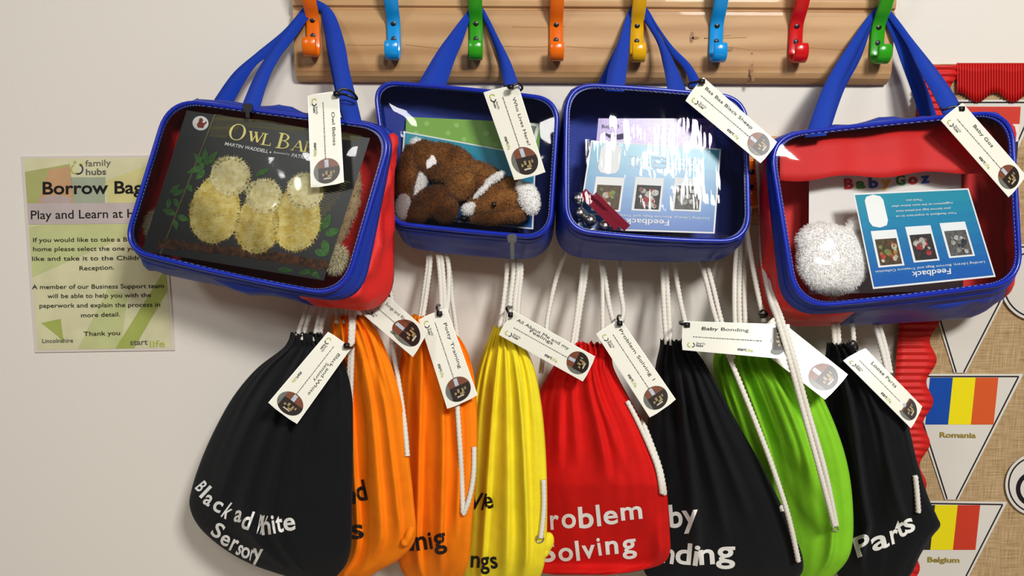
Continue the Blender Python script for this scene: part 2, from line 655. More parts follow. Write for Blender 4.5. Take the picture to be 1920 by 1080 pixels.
g.add(*strip_faces(PP, arc_strip(141, 317, 8, 60, 250, 1.2), HT), 2)
g.add(*strip_faces(PP, arc_strip(146, 317, 9, -70, 110, 1.3), HT), 3)
g.build('family_hubs_logo', PINK, psheet, False)

# ------------------------------------------------------------------ notice board
def hessian():
    m = mat('hessian', 'A98A5E', 0.9, 0.1)
    nt = m.node_tree
    b = nt.nodes['Principled BSDF']
    tc = nt.nodes.new('ShaderNodeTexCoord')
    outs = []
    for sc in ((4, 1, 90), (90, 1, 4)):
        mp = nt.nodes.new('ShaderNodeMapping')
        mp.inputs['Scale'].default_value = sc
        n = nt.nodes.new('ShaderNodeTexNoise')
        n.inputs['Scale'].default_value = 7
        n.inputs['Detail'].default_value = 4
        nt.links.new(tc.outputs['Object'], mp.inputs['Vector'])
        nt.links.new(mp.outputs['Vector'], n.inputs['Vector'])
        outs.append(n)
    a = nt.nodes.new('ShaderNodeMath')
    a.operation = 'ADD'
    nt.links.new(outs[0].outputs['Fac'], a.inputs[0])
    nt.links.new(outs[1].outputs['Fac'], a.inputs[1])
    r = nt.nodes.new('ShaderNodeValToRGB')
    r.color_ramp.elements[0].color = lin('80633B')
    r.color_ramp.elements[1].color = lin('CBB088')
    r.color_ramp.elements[0].position = 0.30
    r.color_ramp.elements[1].position = 0.70
    sc_ = nt.nodes.new('ShaderNodeMath')
    sc_.operation = 'MULTIPLY'
    sc_.inputs[1].default_value = 0.5
    nt.links.new(a.outputs[0], sc_.inputs[0])
    nt.links.new(sc_.outputs[0], r.inputs['Fac'])
    nt.links.new(r.outputs['Color'], b.inputs['Base Color'])
    bp = nt.nodes.new('ShaderNodeBump')
    bp.inputs['Strength'].default_value = 0.5
    bp.inputs['Distance'].default_value = 0.001
    nt.links.new(a.outputs[0], bp.inputs['Height'])
    nt.links.new(bp.outputs['Normal'], b.inputs['Normal'])
    return m


board = empty('notice_board', P(1900, 600, 0), 'hessian notice board with scalloped red corrugated border beside the coat rail', 'notice board')
BP = wallplane(0.010)
g = G()
g.add(*poly_prism(BP, [(1724, 120), (2120, 120), (2120, 1200), (1640, 1200)], -0.0098, 0))
g.build('hessian_panel', hessian(), board, False)
M['corr'] = mat('red_corrugated_card', 'C8201C', 0.5, 0.35)


def edge_x(y):
    return 1725 - (y - 118) * 0.0805


def corrugated(along, inner, outer, n_r, name):
    """strip with ridges: along = list of run params, inner(t), outer(t) give photo places"""
    V, Fc = [], []
    n = n_r * 6
    k = 5
    for i in range(n + 1):
        t = i / n
        h = 0.0052 + 0.0016 * math.sin(2 * math.pi * n_r * t)
        a, b = outer(t), inner(t)
        for j in range(k):
            s = j / (k - 1)
            V.append(BP.pt(a[0] + (b[0] - a[0]) * s, a[1] + (b[1] - a[1]) * s, h))
    for i in range(n):
        for j in range(k - 1):
            Fc.append((i * k + j, i * k + j + 1, (i + 1) * k + j + 1, (i + 1) * k + j))
    return obj(name, V, Fc, M['corr'], board, True, thick=0.0006)


def left_outer(t):
    y = 122 + t * 1070
    return (edge_x(y), y)


def left_inner(t):
    y = 122 + t * 1070
    return (edge_x(y) + 68 + 8 * math.sin((y - 606) / 78 * 2 * math.pi + 2.2), y)


corrugated(None, left_inner, left_outer, 84, 'border_strip')


def top_outer(t):
    return (1794 + t * 310, 118)


def top_inner(t):
    x = 1794 + t * 310
    return (x, 183 - 9 * math.cos((x - 1866) / 67 * 2 * math.pi))


corrugated(None, top_inner, top_outer, 62, 'border_strip')


M['pennant'] = mat('pennant_card', 'CFCAC0', 0.6, 0.3)


def pennant(tl, tr, br, bl, flag, word, wx0, wx1, wy, label, inkcol='8C7A2A'):
    """flag: list of (outline, colour)"""
    root = empty('pennant', P((tl[0] + tr[0]) / 2, tl[1], 0.011), label, 'pennant', 'country pennants on the hessian board')
    g = G()
    pl = wallplane(0.0122)
    g.add(*poly_prism(pl, [tl, tr, br, bl], -0.0018, 0))
    card = g.build('card', M['pennant'], root, False)
    g = G()

    def line(a, b, w=1.3):
        dx, dy = b[0] - a[0], b[1] - a[1]
        L = math.hypot(dx, dy)
        nx, ny = -dy / L * w, dx / L * w
        g.add(*flat(pl, [(a[0] + nx, a[1] + ny), (b[0] + nx, b[1] + ny), (b[0] - nx, b[1] - ny), (a[0] - nx, a[1] - ny)], 0.0004))

    def ins(p, dx, dy):
        return (p[0] + dx, p[1] + dy)
    a, b, c, d = ins(tl, 9, 5), ins(tr, -9, 5), ins(br, -4, -1), ins(bl, 4, -1)
    line(a, b)
    line(b, c)
    line(d, a)
    g.build('outline', M['ink'], card, False)
    g = G()
    ms = []
    for i, (o, c) in enumerate(flag):
        g.add(*flat(pl, o, 0.0005 + 0.00003 * i), i)
        ms.append(mat('flag_' + c, c, 0.55, 0.3))
    g.build('flag', ms, card, False)
    if word:
        g = G()
        write(g, pl, word, (wx0, wy), (wx1, wy + 1), 0.0007, 10, 0.03)
        g.build('lettering', mat('pennant_ink_' + word.lower(), inkcol, 0.6, 0.2), card, False)
    return root


def bars(x0, x1, y0, y1, lean, cols, vert=True):
    out = []
    for i, c in enumerate(cols):
        n = len(cols)
        if vert:
            a, b = x0 + (x1 - x0) * i / n, x0 + (x1 - x0) * (i + 1) / n
            out.append(([(a, y0), (b, y0), (b - lean, y1), (a - lean, y1)], c))
        else:
            a, b = y0 + (y1 - y0) * i / n, y0 + (y1 - y0) * (i + 1) / n
            la, lb = lean * i / n, lean * (i + 1) / n
            out.append(([(x0 - la, a), (x1 - la, a), (x1 - lb, b), (x0 - lb, b)], c))
    return out


pennant((1738, 187), (1950, 187), (1836, 440), (1818, 440), bars(1775, 1914, 200, 298, 7, ['C23526', 'DAD6CC', '1C1A1B'], False), None, 0, 0, 0,
        'pennant with red, white and black striped flag, top of the board')
pennant((1712, 456), (1936, 458), (1811, 699), (1789, 699), bars(1727, 1868, 468, 556, 8, ['DAD6CC', '2B4A90', 'A03A28'], False), 'Slovenia', 1771, 1845, 575,
        'pennant lettered Slovenia, below the red and blue bag', '4A1E18')
pennant((1694, 701), (1919, 701), (1797, 937), (1772, 937), bars(1744, 1872, 708, 796, 9, ['07439A', 'E2D208', 'CB5322']), 'Romania', 1762, 1830, 820,
        'pennant lettered Romania with blue, yellow and orange flag')
pennant((1667, 938), (1889, 941), (1766, 1178), (1744, 1178), bars(1711, 1838, 947, 1031, 9, ['2A2520', 'E0D008', 'BE3620']), 'Belgium', 1739, 1799, 1054,
        'pennant lettered Belgium with yellow and red flag')


def round_sign(cx, cy, r, letter, label):
    root = empty('round_sign', P(cx, cy, 0.011), label, 'sign', 'round letter signs on the hessian board')
    pl = wallplane(0.0146)
    g = G()
    g.add(*poly_prism(pl, ell(cx, cy, r, r, 0, 64), -0.0013, 0))
    disc = g.build('disc', M['pennant'], root, False)
    g = G()
    g.add(*strip_faces(pl, arc_strip(cx, cy, r - 6.5, 0, 360, 1.4, 72), 0.0003))
    g.build('ring', M['ink'], disc, False)
    if letter:
        obj('letter', *strip_faces(pl, arc_strip(cx - 6, cy + 8, 29, 50, 310, 4.2, 36), 0.0003), M['ink'], disc, False)


round_sign(1945, 533, 69, None, 'white round sign at the picture edge beside the red and blue bag')
round_sign(1944, 909, 59, 'C', 'white round sign with a black letter, beside the Romania and Belgium pennants')

#PART2
# ------------------------------------------------------------------ clear-front zip bags
NE, NC = 14, 8
NR = 4 * (NE + NC)


def ring_px(c, r, bulge=(0, 0, 0, 0)):
    """rounded four-sided outline; c = TL TR BR BL, r = corner radii, bulge = outward bow of top right bottom left"""
    out = []
    cs = [Vector(p) for p in c]
    cen = sum(cs, Vector((0, 0))) / 4
    for e in range(4):
        a, b = cs[e], cs[(e + 1) % 4]
        nx = cs[(e + 2) % 4]
        L = (b - a).length
        dr = (b - a) / L
        nrm = Vector((dr.y, -dr.x))
        if nrm.dot((a + b) / 2 - cen) < 0:
            nrm = -nrm
        s0, s1 = r[e], L - r[(e + 1) % 4]
        for i in range(NE):
            t = s0 + (s1 - s0) * i / (NE - 1)
            k = t / L
            out.append(a + dr * t + nrm * bulge[e] * 4 * k * (1 - k))
        rr = r[(e + 1) % 4]
        d2 = (nx - b).normalized()
        k1 = s1 / L
        p0 = b - dr * rr + nrm * bulge[e] * 4 * k1 * (1 - k1)
        L2 = (nx - b).length
        n2 = Vector((d2.y, -d2.x))
        if n2.dot((b + nx) / 2 - cen) < 0:
            n2 = -n2
        k2 = rr / L2
        p2 = b + d2 * rr + n2 * bulge[(e + 1) % 4] * 4 * k2 * (1 - k2)
        for i in range(NC):
            t = (i + 1) / (NC + 1)
            w = 1.25
            den = (1 - t) ** 2 + 2 * w * t * (1 - t) * 0.75 + t * t
            out.append((p0 * (1 - t) ** 2 + b * (2 * w * t * (1 - t) * 0.75) + p2 * t * t) / den)
    return [(p.x, p.y) for p in out]


def depth(pl, x, y, h=0):
    return -pl.pt(x, y, h).y


def ribbon(rows, pl, hook_d, n=60, lift=0.0):
    """webbing loop: rows of (outer place, inner place), ends sit on the bag, middle on the hook"""
    ys = [(a[1] + b[1]) / 2 for a, b in rows]
    top = min(ys)
    it = ys.index(top)
    lift_px = [13 * max(0, 1 - (y - top) / 34) for y in ys]
    rows = [((a[0], a[1] - l), (b[0], b[1] - l)) for (a, b), l in zip(rows, lift_px)]
    ys = [(a[1] + b[1]) / 2 for a, b in rows]
    top = min(ys)
    da = depth(pl, *rows[0][0]) + lift
    db = depth(pl, *rows[-1][0]) + lift
    full = []
    for i, (a, b) in enumerate(rows):
        e, ye = (da, ys[0]) if i <= it else (db, ys[-1])
        k = (ys[i] - top) / max(1, ye - top)
        k = max(0, min(1, k)) ** 1.5
        full.append((a[0], a[1], b[0], b[1], hook_d + (e - hook_d) * k))
    c = catmull(full, n)
    V, Fc = [], []
    for r in c:
        V += [P(r[0], r[1], r[4]), P((r[0] + r[2]) / 2, (r[1] + r[3]) / 2, r[4] + 0.0003), P(r[2], r[3], r[4])]
    for i in range(n - 1):
        for j in range(2):
            Fc.append((i * 3 + j, i * 3 + j + 1, i * 3 + j + 4, i * 3 + j + 3))
    return V, Fc


def zip_bag(label, fc, fd, bc, bd, rf, rb, fb, bb, cols, handles, hook_d, base_off=(4, 4), slider=None, bulge=0.007, vin=None, side_bulge=0.006, zipw=0.22, dents=()):
    """fc/bc: front and back corner places TL TR BR BL; fd/bd: depths of TL TR BL"""
    FP = Plane((*fc[0], fd[0]), (*fc[1], fd[1]), (*fc[3], fd[2]))
    KP = Plane((*bc[0], bd[0]), (*bc[1], bd[1]), (*bc[3], bd[2]))
    root = empty('clear_front_bag', FP.pt((fc[2][0] + fc[3][0]) / 2, (fc[2][1] + fc[3][1]) / 2), label, 'bag', 'clear-front zip bags on the coat rail')
    fr = ring_px(fc, rf, fb)
    br = ring_px(bc, rb, bb)
    Fw = [FP.pt(*p) for p in fr]
    Bw = [KP.pt(*p) for p in br]
    cF = sum(Fw, Vector()) / NR
    cB = sum(Bw, Vector()) / NR
    nrow = 14
    grid = []
    for k in range(nrow + 1):
        s = k / nrow
        row = []
        for i in range(NR):
            p = Fw[i].lerp(Bw[i], s)
            c = cF.lerp(cB, s)
            o = (p - c).normalized()
            wob = noise.noise(Vector((i * 0.23, s * 2.2, fc[0][0] * 0.01))) * 0.0035 + noise.noise(Vector((i * 0.42, s * 3.5 + 9, 1))) * 0.0026
            if s < zipw * 0.9:
                wob *= 0.1
            elif cols['side'] is not cols['base']:
                wob *= 2.8
            row.append(p + o * (side_bulge * math.sin(math.pi * min(1, s * 1.05)) + wob * math.sin(math.pi * s) ** 0.5))
        grid.append(row)

    def zone(name, r0, r1, i0, i1, m):
        idx = [i % NR for i in range(i0, i1 + 1)]
        V, Fc = [], []
        for k in range(r0, r1 + 1):
            V += [grid[k][i] for i in idx]
        n = len(idx)
        for k in range(r1 - r0):
            for j in range(n - 1):
                Fc.append((k * n + j, k * n + j + 1, (k + 1) * n + j + 1, (k + 1) * n + j))
        return obj(name, V, Fc, m, root, thick=0.0012)

    rz = max(1, round(nrow * zipw))
    zb = zone('zip_band', 0, rz, 0, NR, M['zip'])
    A = 2 * NE + 2 * NC
    r_end = A - NC + 2 + 0
    # index marks: top edge 0..13, TR corner 14..21, right 22..35, BR 36..43, bottom 44..57, BL 58..65, left 66..79, TL 80..87
    b0 = 40 + base_off[0]
    b1 = 62 - base_off[1]
    zone('top_panel', rz, nrow, 84 - NR, 18, cols['top'])
    zone('side_panel', rz, nrow, 18, b0, cols['side'])
    zone('base_panel', rz, nrow, b0, b1, cols['base'])
    zone('side_panel', rz, nrow, b1, 84, cols['side'])
    # back panel
    V, Fc = list(Bw), []
    kk = [0.66, 0.33]
    for k in kk:
        V += [cB.lerp(p, k) for p in Bw]
    V.append(cB)
    for t in range(2):
        for i in range(NR):
            j = (i + 1) % NR
            Fc.append((t * NR + i, t * NR + j, (t + 1) * NR + j, (t + 1) * NR + i))
    Fc += [(2 * NR + i, 2 * NR + (i + 1) % NR, 3 * NR) for i in range(NR)]
    obj('back_panel', V, Fc, cols['back'], root)
    # piping and zip teeth
    pip = obj('piping', *tube(Fw, 0.0031, 8, True), M['blue_pipe'], root)
    ring2 = [grid[0][i].lerp(grid[rz][i], 0.55) + (grid[0][i] - cF).normalized() * 0.0006 for i in range(NR)]
    obj('zip_teeth', *tube(ring2, 0.0013, 6, True), M['blue_pipe'], zb)
    # stitching: small dashes just inside the piping
    g = G()
    for i in range(0, NR):
        for f in (0.0, 0.5):
            a = Fw[i].lerp(Fw[(i + 1) % NR], f)
            b = Fw[i].lerp(Fw[(i + 1) % NR], f + 0.26)
            a, b = cF.lerp(a, 0.972), cF.lerp(b, 0.972)
            g.add(*tube([a + FP.n * 0.0004, b + FP.n * 0.0004], 0.0004, 4))
    g.build('stitching', M['stitch'], pip)
    # inner binding strip
    V, Fc = [], []
    for k in (1.0, 0.965):
        V += [cF.lerp(p, k) - FP.n * 0.0006 for p in Fw]
    Fc = [(i, (i + 1) % NR, NR + (i + 1) % NR, NR + i) for i in range(NR)]
    obj('binding', V, Fc, M['blue_pipe'], root)
    # window
    ks = [0.99, 0.96, 0.92] + [0.86 - 0.04 * i for i in range(21)]
    V, Fc = [], []
    for k in ks:
        for p in Fw:
            q = cF.lerp(p, k)
            h = bulge * (1 - k ** 4) + noise.noise(Vector((q.x * 26, q.z * 26, fc[0][1] * 0.1))) * 0.0016 * (1 - k ** 6)
            for (bx, by, ba, bs) in dents:
                h += ba * math.exp(-((q - FP.pt(bx, by)).length / bs) ** 2 / 2) * (1 - k ** 8)
            V.append(q + FP.n * h)
    V.append(cF + FP.n * bulge)
    for t in range(len(ks) - 1):
        for i in range(NR):
            j = (i + 1) % NR
            Fc.append((t * NR + i, t * NR + j, (t + 1) * NR + j, (t + 1) * NR + i))
    t = len(ks) - 1
    Fc += [(t * NR + i, t * NR + (i + 1) % NR, (t + 1) * NR) for i in range(NR)]
    e1, e2 = V[Fc[0][1]] - V[Fc[0][0]], V[Fc[0][2]] - V[Fc[0][0]]
    if e1.cross(e2).dot(FP.n) < 0:
        Fc = [f[::-1] for f in Fc]
    wn = obj('clear_window', V, Fc, vin or M['vinyl'], root)
    for nm, rows in handles:
        pl = FP if nm == 'front' else KP
        V, Fc = ribbon(rows, pl, hook_d + (0.0024 if nm == 'front' else 0), lift=-0.001 if nm == 'front' else 0.004)
        obj('handle', V, Fc, M['blue_strap'], root, thick=0.0014)
    if slider:
        (sx, sy, ex, ey, m, hgt) = slider
        g = G()
        d0 = hgt
        a, b = P(sx, sy, d0), P(ex, ey, d0)
        ax = (b - a).normalized()
        side = ax.cross(Vector((0, -1, 0))).normalized()
        up = side.cross(ax)
        if up.y > 0:
            up = -up

        def slab(o, l, w, t):
            V = []
            for z in (0, t):
                for (x, y) in ((0, -w * 0.6), (l * 0.3, -w), (l, -w * 0.8), (l, w * 0.8), (l * 0.3, w), (0, w * 0.6)):
                    V.append(o + ax * x + side * y + up * z)
            return V, [tuple(range(6))[::-1], tuple(range(6, 12))] + [(i, (i + 1) % 6, 6 + (i + 1) % 6, 6 + i) for i in range(6)]
        g.add(*slab(a - ax * 0.006, 0.011, 0.0065, 0.004))
        L = (b - a).length
        g.add(*slab(a + ax * 0.001 + up * 0.004, L, 0.0028, 0.0012))
        g.build('zip_slider', m, zb, False)
    return FP, KP, root


M['vinyl'] = vinyl('clear_vinyl', 0.04, 14, 0.12)
M['vinyl_creased'] = vinyl('clear_vinyl_creased', 0.045, 1, 0.22, (60, 20, 9))
redcols = dict(top=M['blue'], side=M['red'], base=M['blue'], back=M['red'])
bluecols = dict(top=M['blue'], side=M['blue'], base=M['blue'], back=M['blue'])

F1, K1, bag1 = zip_bag('red and blue clear-front bag showing the owl book, hung on the end orange hook',
                       [(318, 186), (737, 241), (645, 556), (232, 466)], (0.095, 0.160, 0.130), [(345, 192), (740, 236), (738, 592), (272, 506)], (0.042, 0.098, 0.072),
                       (58, 58, 62, 48), (50, 60, 80, 50), (0, 0, 6, 0), (0, 0, 4, 0), redcols,
                       [('rear', [((396, 196), (432, 201)), ((436, 139), (474, 130)), ((480, 100), (506, 103)), ((533, 56), (545, 74)), ((572, 20), (578, 38)), ((590, 12), (590, 28)),
                                  ((612, 24), (606, 40)), ((636, 75), (612, 84)), ((660, 180), (630, 180)), ((672, 236), (646, 238))]),
                        ('front', [((452, 203), (484, 214)), ((474, 150), (503, 150)), ((498, 108), (525, 106)), ((527, 68), (549, 76)), ((566, 32), (576, 46)), ((588, 18), (588, 34)),
                                   ((606, 18), (602, 36)), ((628, 34), (606, 56)), ((646, 80), (614, 84)), ((655, 130), (624, 130)), ((668, 185), (633, 178)), ((680, 236), (646, 230))])],
                       0.0263, (6, 0), (466, 203, 467, 220, M['darkmetal'], 0.123), zipw=0.32)
F2, K2, bag2 = zip_bag('blue clear-front bag with the brown and white soft toy inside',
                       [(702, 154), (1047, 187), (1031, 446), (736, 418)], (0.074, 0.112, 0.110), [(714, 164), (1044, 196), (1036, 486), (752, 462)], (0.029, 0.034, 0.066),
                       (42, 44, 46, 26), (36, 40, 60, 34), (3, 0, 2, 0), (0, 0, 6, 0), bluecols,
                       [('rear', [((790, 163), (832, 166)), ((822, 99), (850, 112)), ((846, 66), (864, 79)), ((880, 30), (882, 42)), ((893, 14), (893, 28)), ((906, 28), (904, 40)), ((932, 74), (928, 90)), ((955, 120), (942, 130)), ((970, 170), (946, 165))]),
                        ('front', [((784, 157), (834, 168)), ((819, 98), (853, 112)), ((842, 66), (867, 79)), ((878, 28), (882, 44)), ((893, 18), (893, 32)), ((908, 28), (905, 42)), ((936, 74), (930, 94)), ((959, 120), (940, 134)), ((976, 170), (946, 162))])],
                       0.0263, (4, 4), (960, 447, 961, 484, M['metal'], 0.152), zipw=0.20, side_bulge=0.002)
F3, K3, bag3 = zip_bag('blue clear-front bag holding purple and turquoise cards, on the yellow hook',
                       [(1064, 158), (1398, 184), (1404, 452), (1062, 430)], (0.118, 0.112, 0.160), [(1058, 166), (1392, 188), (1396, 486), (1042, 478)], (0.038, 0.038, 0.078),
                       (52, 48, 52, 44), (44, 44, 70, 50), (3, 0, 6, 2), (0, 0, 8, 4), bluecols,
                       [('rear', [((1116, 168), (1142, 168)), ((1146, 106), (1160, 110)), ((1170, 60), (1178, 64)), ((1192, 16), (1192, 30)), ((1212, 24), (1208, 38)), ((1234, 50), (1236, 62)), ((1262, 88), (1258, 101)), ((1296, 123), (1284, 132)), ((1320, 166), (1296, 164))]),
                        ('front', [((1134, 170), (1170, 172)), ((1142, 125), (1177, 118)), ((1160, 76), (1181, 78)), ((1178, 30), (1184, 44)), ((1192, 18), (1192, 34)), ((1208, 26), (1204, 44)), ((1237, 66), (1232, 80)), ((1262, 112), (1244, 126)), ((1290, 178), (1252, 170))])],
                       0.0263, (4, 4), None, vin=M['vinyl_creased'], side_bulge=0.003, bulge=0.004, dents=((1325, 462, 0.0080, 0.062), (1120, 270, 0.005, 0.05)))
F4, K4, bag4 = zip_bag('red and blue clear-front bag with the white fluffy toy, hung on the end green hook',
                       [(1441, 256), (1896, 208), (1914, 528), (1492, 576)], (0.140, 0.100, 0.180), [(1428, 272), (1884, 214), (1884, 590), (1426, 612)], (0.055, 0.035, 0.080),
                       (62, 62, 56, 66), (60, 56, 90, 74), (2, 0, 4, 0), (0, 0, 6, 2), redcols,
                       [('rear', [((1520, 250), (1556, 246)), ((1560, 161), (1582, 170)), ((1606, 84), (1614, 108)), ((1636, 36), (1638, 46)), ((1652, 20), (1652, 34)), ((1672, 46), (1664, 56)), ((1700, 84), (1678, 84)), ((1722, 126), (1690, 118)), ((1745, 184), (1711, 176)), ((1760, 232), (1728, 232))]),
                        ('front', [((1509, 258), (1549, 254)), ((1545, 161), (1573, 172)), ((1594, 80), (1603, 109)), ((1634, 32), (1638, 46)), ((1652, 22), (1652, 36)), ((1672, 32), (1666, 44)), ((1712, 75), (1700, 84)), ((1757, 132), (1722, 128)), ((1786, 173), (1750, 178)), ((1812, 218), (1772, 224))])],
                       0.0263, (0, 8), None, zipw=0.32, dents=((1572, 505, 0.010, 0.024),))

# ------------------------------------------------------------------ what the bags hold
# owl book
H1 = -0.004
book = empty('picture_book', F1.pt(440, 500, H1 - 0.005), 'black picture book lettered OWL BABIES inside the red and blue bag', 'book')
bq = [(350, 207), (694, 259), (607, 526), (266, 470)]
g = G()
g.add(*poly_prism(F1, bq, H1 - 0.005, H1))
cover = g.build('cover', mat('book_cover_black', '1F1F1E', 0.35, 0.45), book, False)
g = G()
ins_ = [(353, 211), (692, 262), (606, 522), (270, 467)]
g.add(*poly_prism(F1, ins_, H1 - 0.0068, H1 - 0.0052))
g.build('pages', mat('book_pages', 'DDD8C8', 0.8), book, False)
pale = mat('cream_print', 'F3EBBC', 0.5, 0.3, col2='DCCB88', mscale=150)
pale2 = mat('straw_print', 'EADB8C', 0.5, 0.3, col2='CDB252', mscale=90)
leafm = mat('leaf_print', '4B7A3C', 0.5, 0.3, mottling=0.4, mscale=260)
brn = mat('bark_print', '6B4224', 0.5, 0.3, col2='2E1C10', mscale=180)
gold = mat('hatch_print', '6F6A3C', 0.5, 0.3)
g = G()
h = H1 + 0.0003
# thin frame line and hatching of the dark ground
g.add(*flat(F1, [(402, 214), (404.5, 214.5), (301.5, 477), (299, 476.5)], h), 4)
for i in range(26):
    y0 = 214 + i * 1.6
    pts = [(406 + k * 16 - i * 0.55, y0 + k * 2.35 + math.sin(i * 0.6 + k * 0.8) * 1.4) for k in range(18 if i < 9 else 3 + (26 - i) // 9)]
    g.add(*strip_faces(F1, pts + [(x, y + 0.55) for x, y in pts][::-1], h), 4)
for i in range(24):
    y0 = 326 + i * 4.2
    pts = [(596 - i * 0.9 + k * 6, y0 + k * 1.8 + math.sin(i * 0.5 + k * 0.5) * 2.4) for k in range(int(11 - i * 0.28))]
    g.add(*strip_faces(F1, pts + [(x, y + 1.3) for x, y in pts][::-1], h), 4)
# branch
top = catmull([(300, 447), (350, 452), (420, 461), (500, 470), (560, 480), (618, 490)], 40)
bot = catmull([(292, 466), (350, 469), (420, 478), (500, 489), (560, 499), (612, 506)], 40)
top = [(x, y + RND.uniform(-1.5, 1.5)) for x, y in top]
bot = [(x, y + RND.uniform(-1.5, 1.5)) for x, y in bot]
g.add(*strip_faces(F1, top + bot[::-1], h + 0.0001), 3)
# leaves


def leaf(x, y, L, wd, a, m=2, hh=0.0002):
    a = math.radians(a)
    o = []
    for i in range(13):
        t = i / 12
        o.append((t * L, wd * math.sin(math.pi * t ** 0.8)))
    for i in range(11, 0, -1):
        t = i / 12
        o.append((t * L, -wd * math.sin(math.pi * t ** 0.8)))
    g.add(*flat(F1, [(x + p * math.cos(a) - q_ * math.sin(a), y + p * math.sin(a) + q_ * math.cos(a)) for p, q_ in o], h + hh), m)


for x, y, L, wd, a in ((384, 312, 34, 6, -130), (384, 310, 34, 6, -88), (386, 310, 36, 6, -50), (384, 312, 36, 6, 160), (384, 318, 26, 6, 130), (318, 362, 26, 5, -40), (324, 366, 26, 5, -25),
                       (318, 372, 22, 5, 100), (326, 372, 22, 5, 60), (330, 402, 28, 6, -160), (332, 405, 26, 6, 20), (328, 412, 20, 5, 80), (604, 430, 34, 8, -60), (600, 436, 30, 8, -100), (610, 440, 30, 8, -20),
                       (606, 450, 28, 8, 70), (590, 470, 26, 7, 20), (520, 505, 32, 5, 5), (560, 512, 34, 5, -8), (580, 505, 26, 6, 40), (352, 345, 18, 5, 60), (480, 330, 30, 5, -30)):
    leaf(x, y, L, wd, a)
# three pale fluffy shapes, plain


def fluff(cx, cy, rx, ry, rot, mm, hh, taper=0.0, n=90):
    a = math.radians(rot)
    o = []
    for i in range(n):
        t = 2 * math.pi * i / n
        k = 1 + RND.uniform(-0.025, 0.025)
        y = math.sin(t)
        x = math.cos(t) * (1 + taper * y)
        x, y = x * rx * k, y * ry * k
        o.append((cx + x * math.cos(a) - y * math.sin(a), cy + x * math.sin(a) + y * math.cos(a)))
    g.add(*flat(F1, o, h + hh), mm)
    for i in range(150):
        t = RND.uniform(0, 2 * math.pi)
        y = math.sin(t)
        x = math.cos(t) * (1 + taper * y) * rx
        y *= ry
        px_, py_ = cx + x * math.cos(a) - y * math.sin(a), cy + x * math.sin(a) + y * math.cos(a)
        ux, uy = px_ - cx, py_ - cy
        L = math.hypot(ux, uy)
        ux, uy = ux / L, uy / L
        e = RND.uniform(2, 6)
        g.add(*flat(F1, [(px_ - uy * 1.2 - ux * 6, py_ + ux * 1.2 - uy * 6), (px_ + uy * 1.2 - ux * 6, py_ - ux * 1.2 - uy * 6), (px_ + ux * e, py_ + uy * e)], h + hh + 0.00005), mm)


for cx, cy, s in ((408, 392, 1.0), (487, 420, 0.86), (560, 410, 0.95)):
    fluff(cx - 4 * s, cy, 47 * s, 64 * s, 10, 1, 0.0004, 0.10)
for cx, cy, s in ((432, 330, 1.0), (495, 368, 0.9), (572, 358, 0.92)):
    fluff(cx, cy, 37 * s, 36 * s, 8, 0, 0.0008)
for cx, cy, s in ((404, 400, 1.0), (485, 424, 0.86), (560, 414, 0.95)):
    for i in range(170):
        a, r = RND.uniform(0, 2 * math.pi), math.sqrt(RND.random())
        x, y = cx + r * 38 * s * math.cos(a), cy + r * 54 * s * math.sin(a)
        L = RND.uniform(2.5, 5) * s
        g.add(*flat(F1, [(x - L, y - 1), (x, y + 1.5), (x + L, y - 1), (x, y + 0.4)], h + 0.001), 1 if i % 3 else 5)
g.build('cover_print', [pale, pale2, leafm, brn, gold, mat('bright_cream_print', 'F4EDBE', 0.5, 0.3)], cover, False)
g = G()
g.add(*flat(F1, ell(376, 231, 15, 13.5, 8, 32), h))
g.build('publisher_badge', M['white'], cover, False)
g = G()
hb = h + 0.0003
g.add(*flat(F1, [(371, 239), (369, 233), (372, 229), (374, 222), (378, 221), (381, 225), (379, 229), (382, 231), (387, 227), (388, 230), (383, 235), (381, 240)], hb))
g.build('publisher_emblem', mat('emblem_brown', '8A3A22', 0.5), cover, False)
g = G()


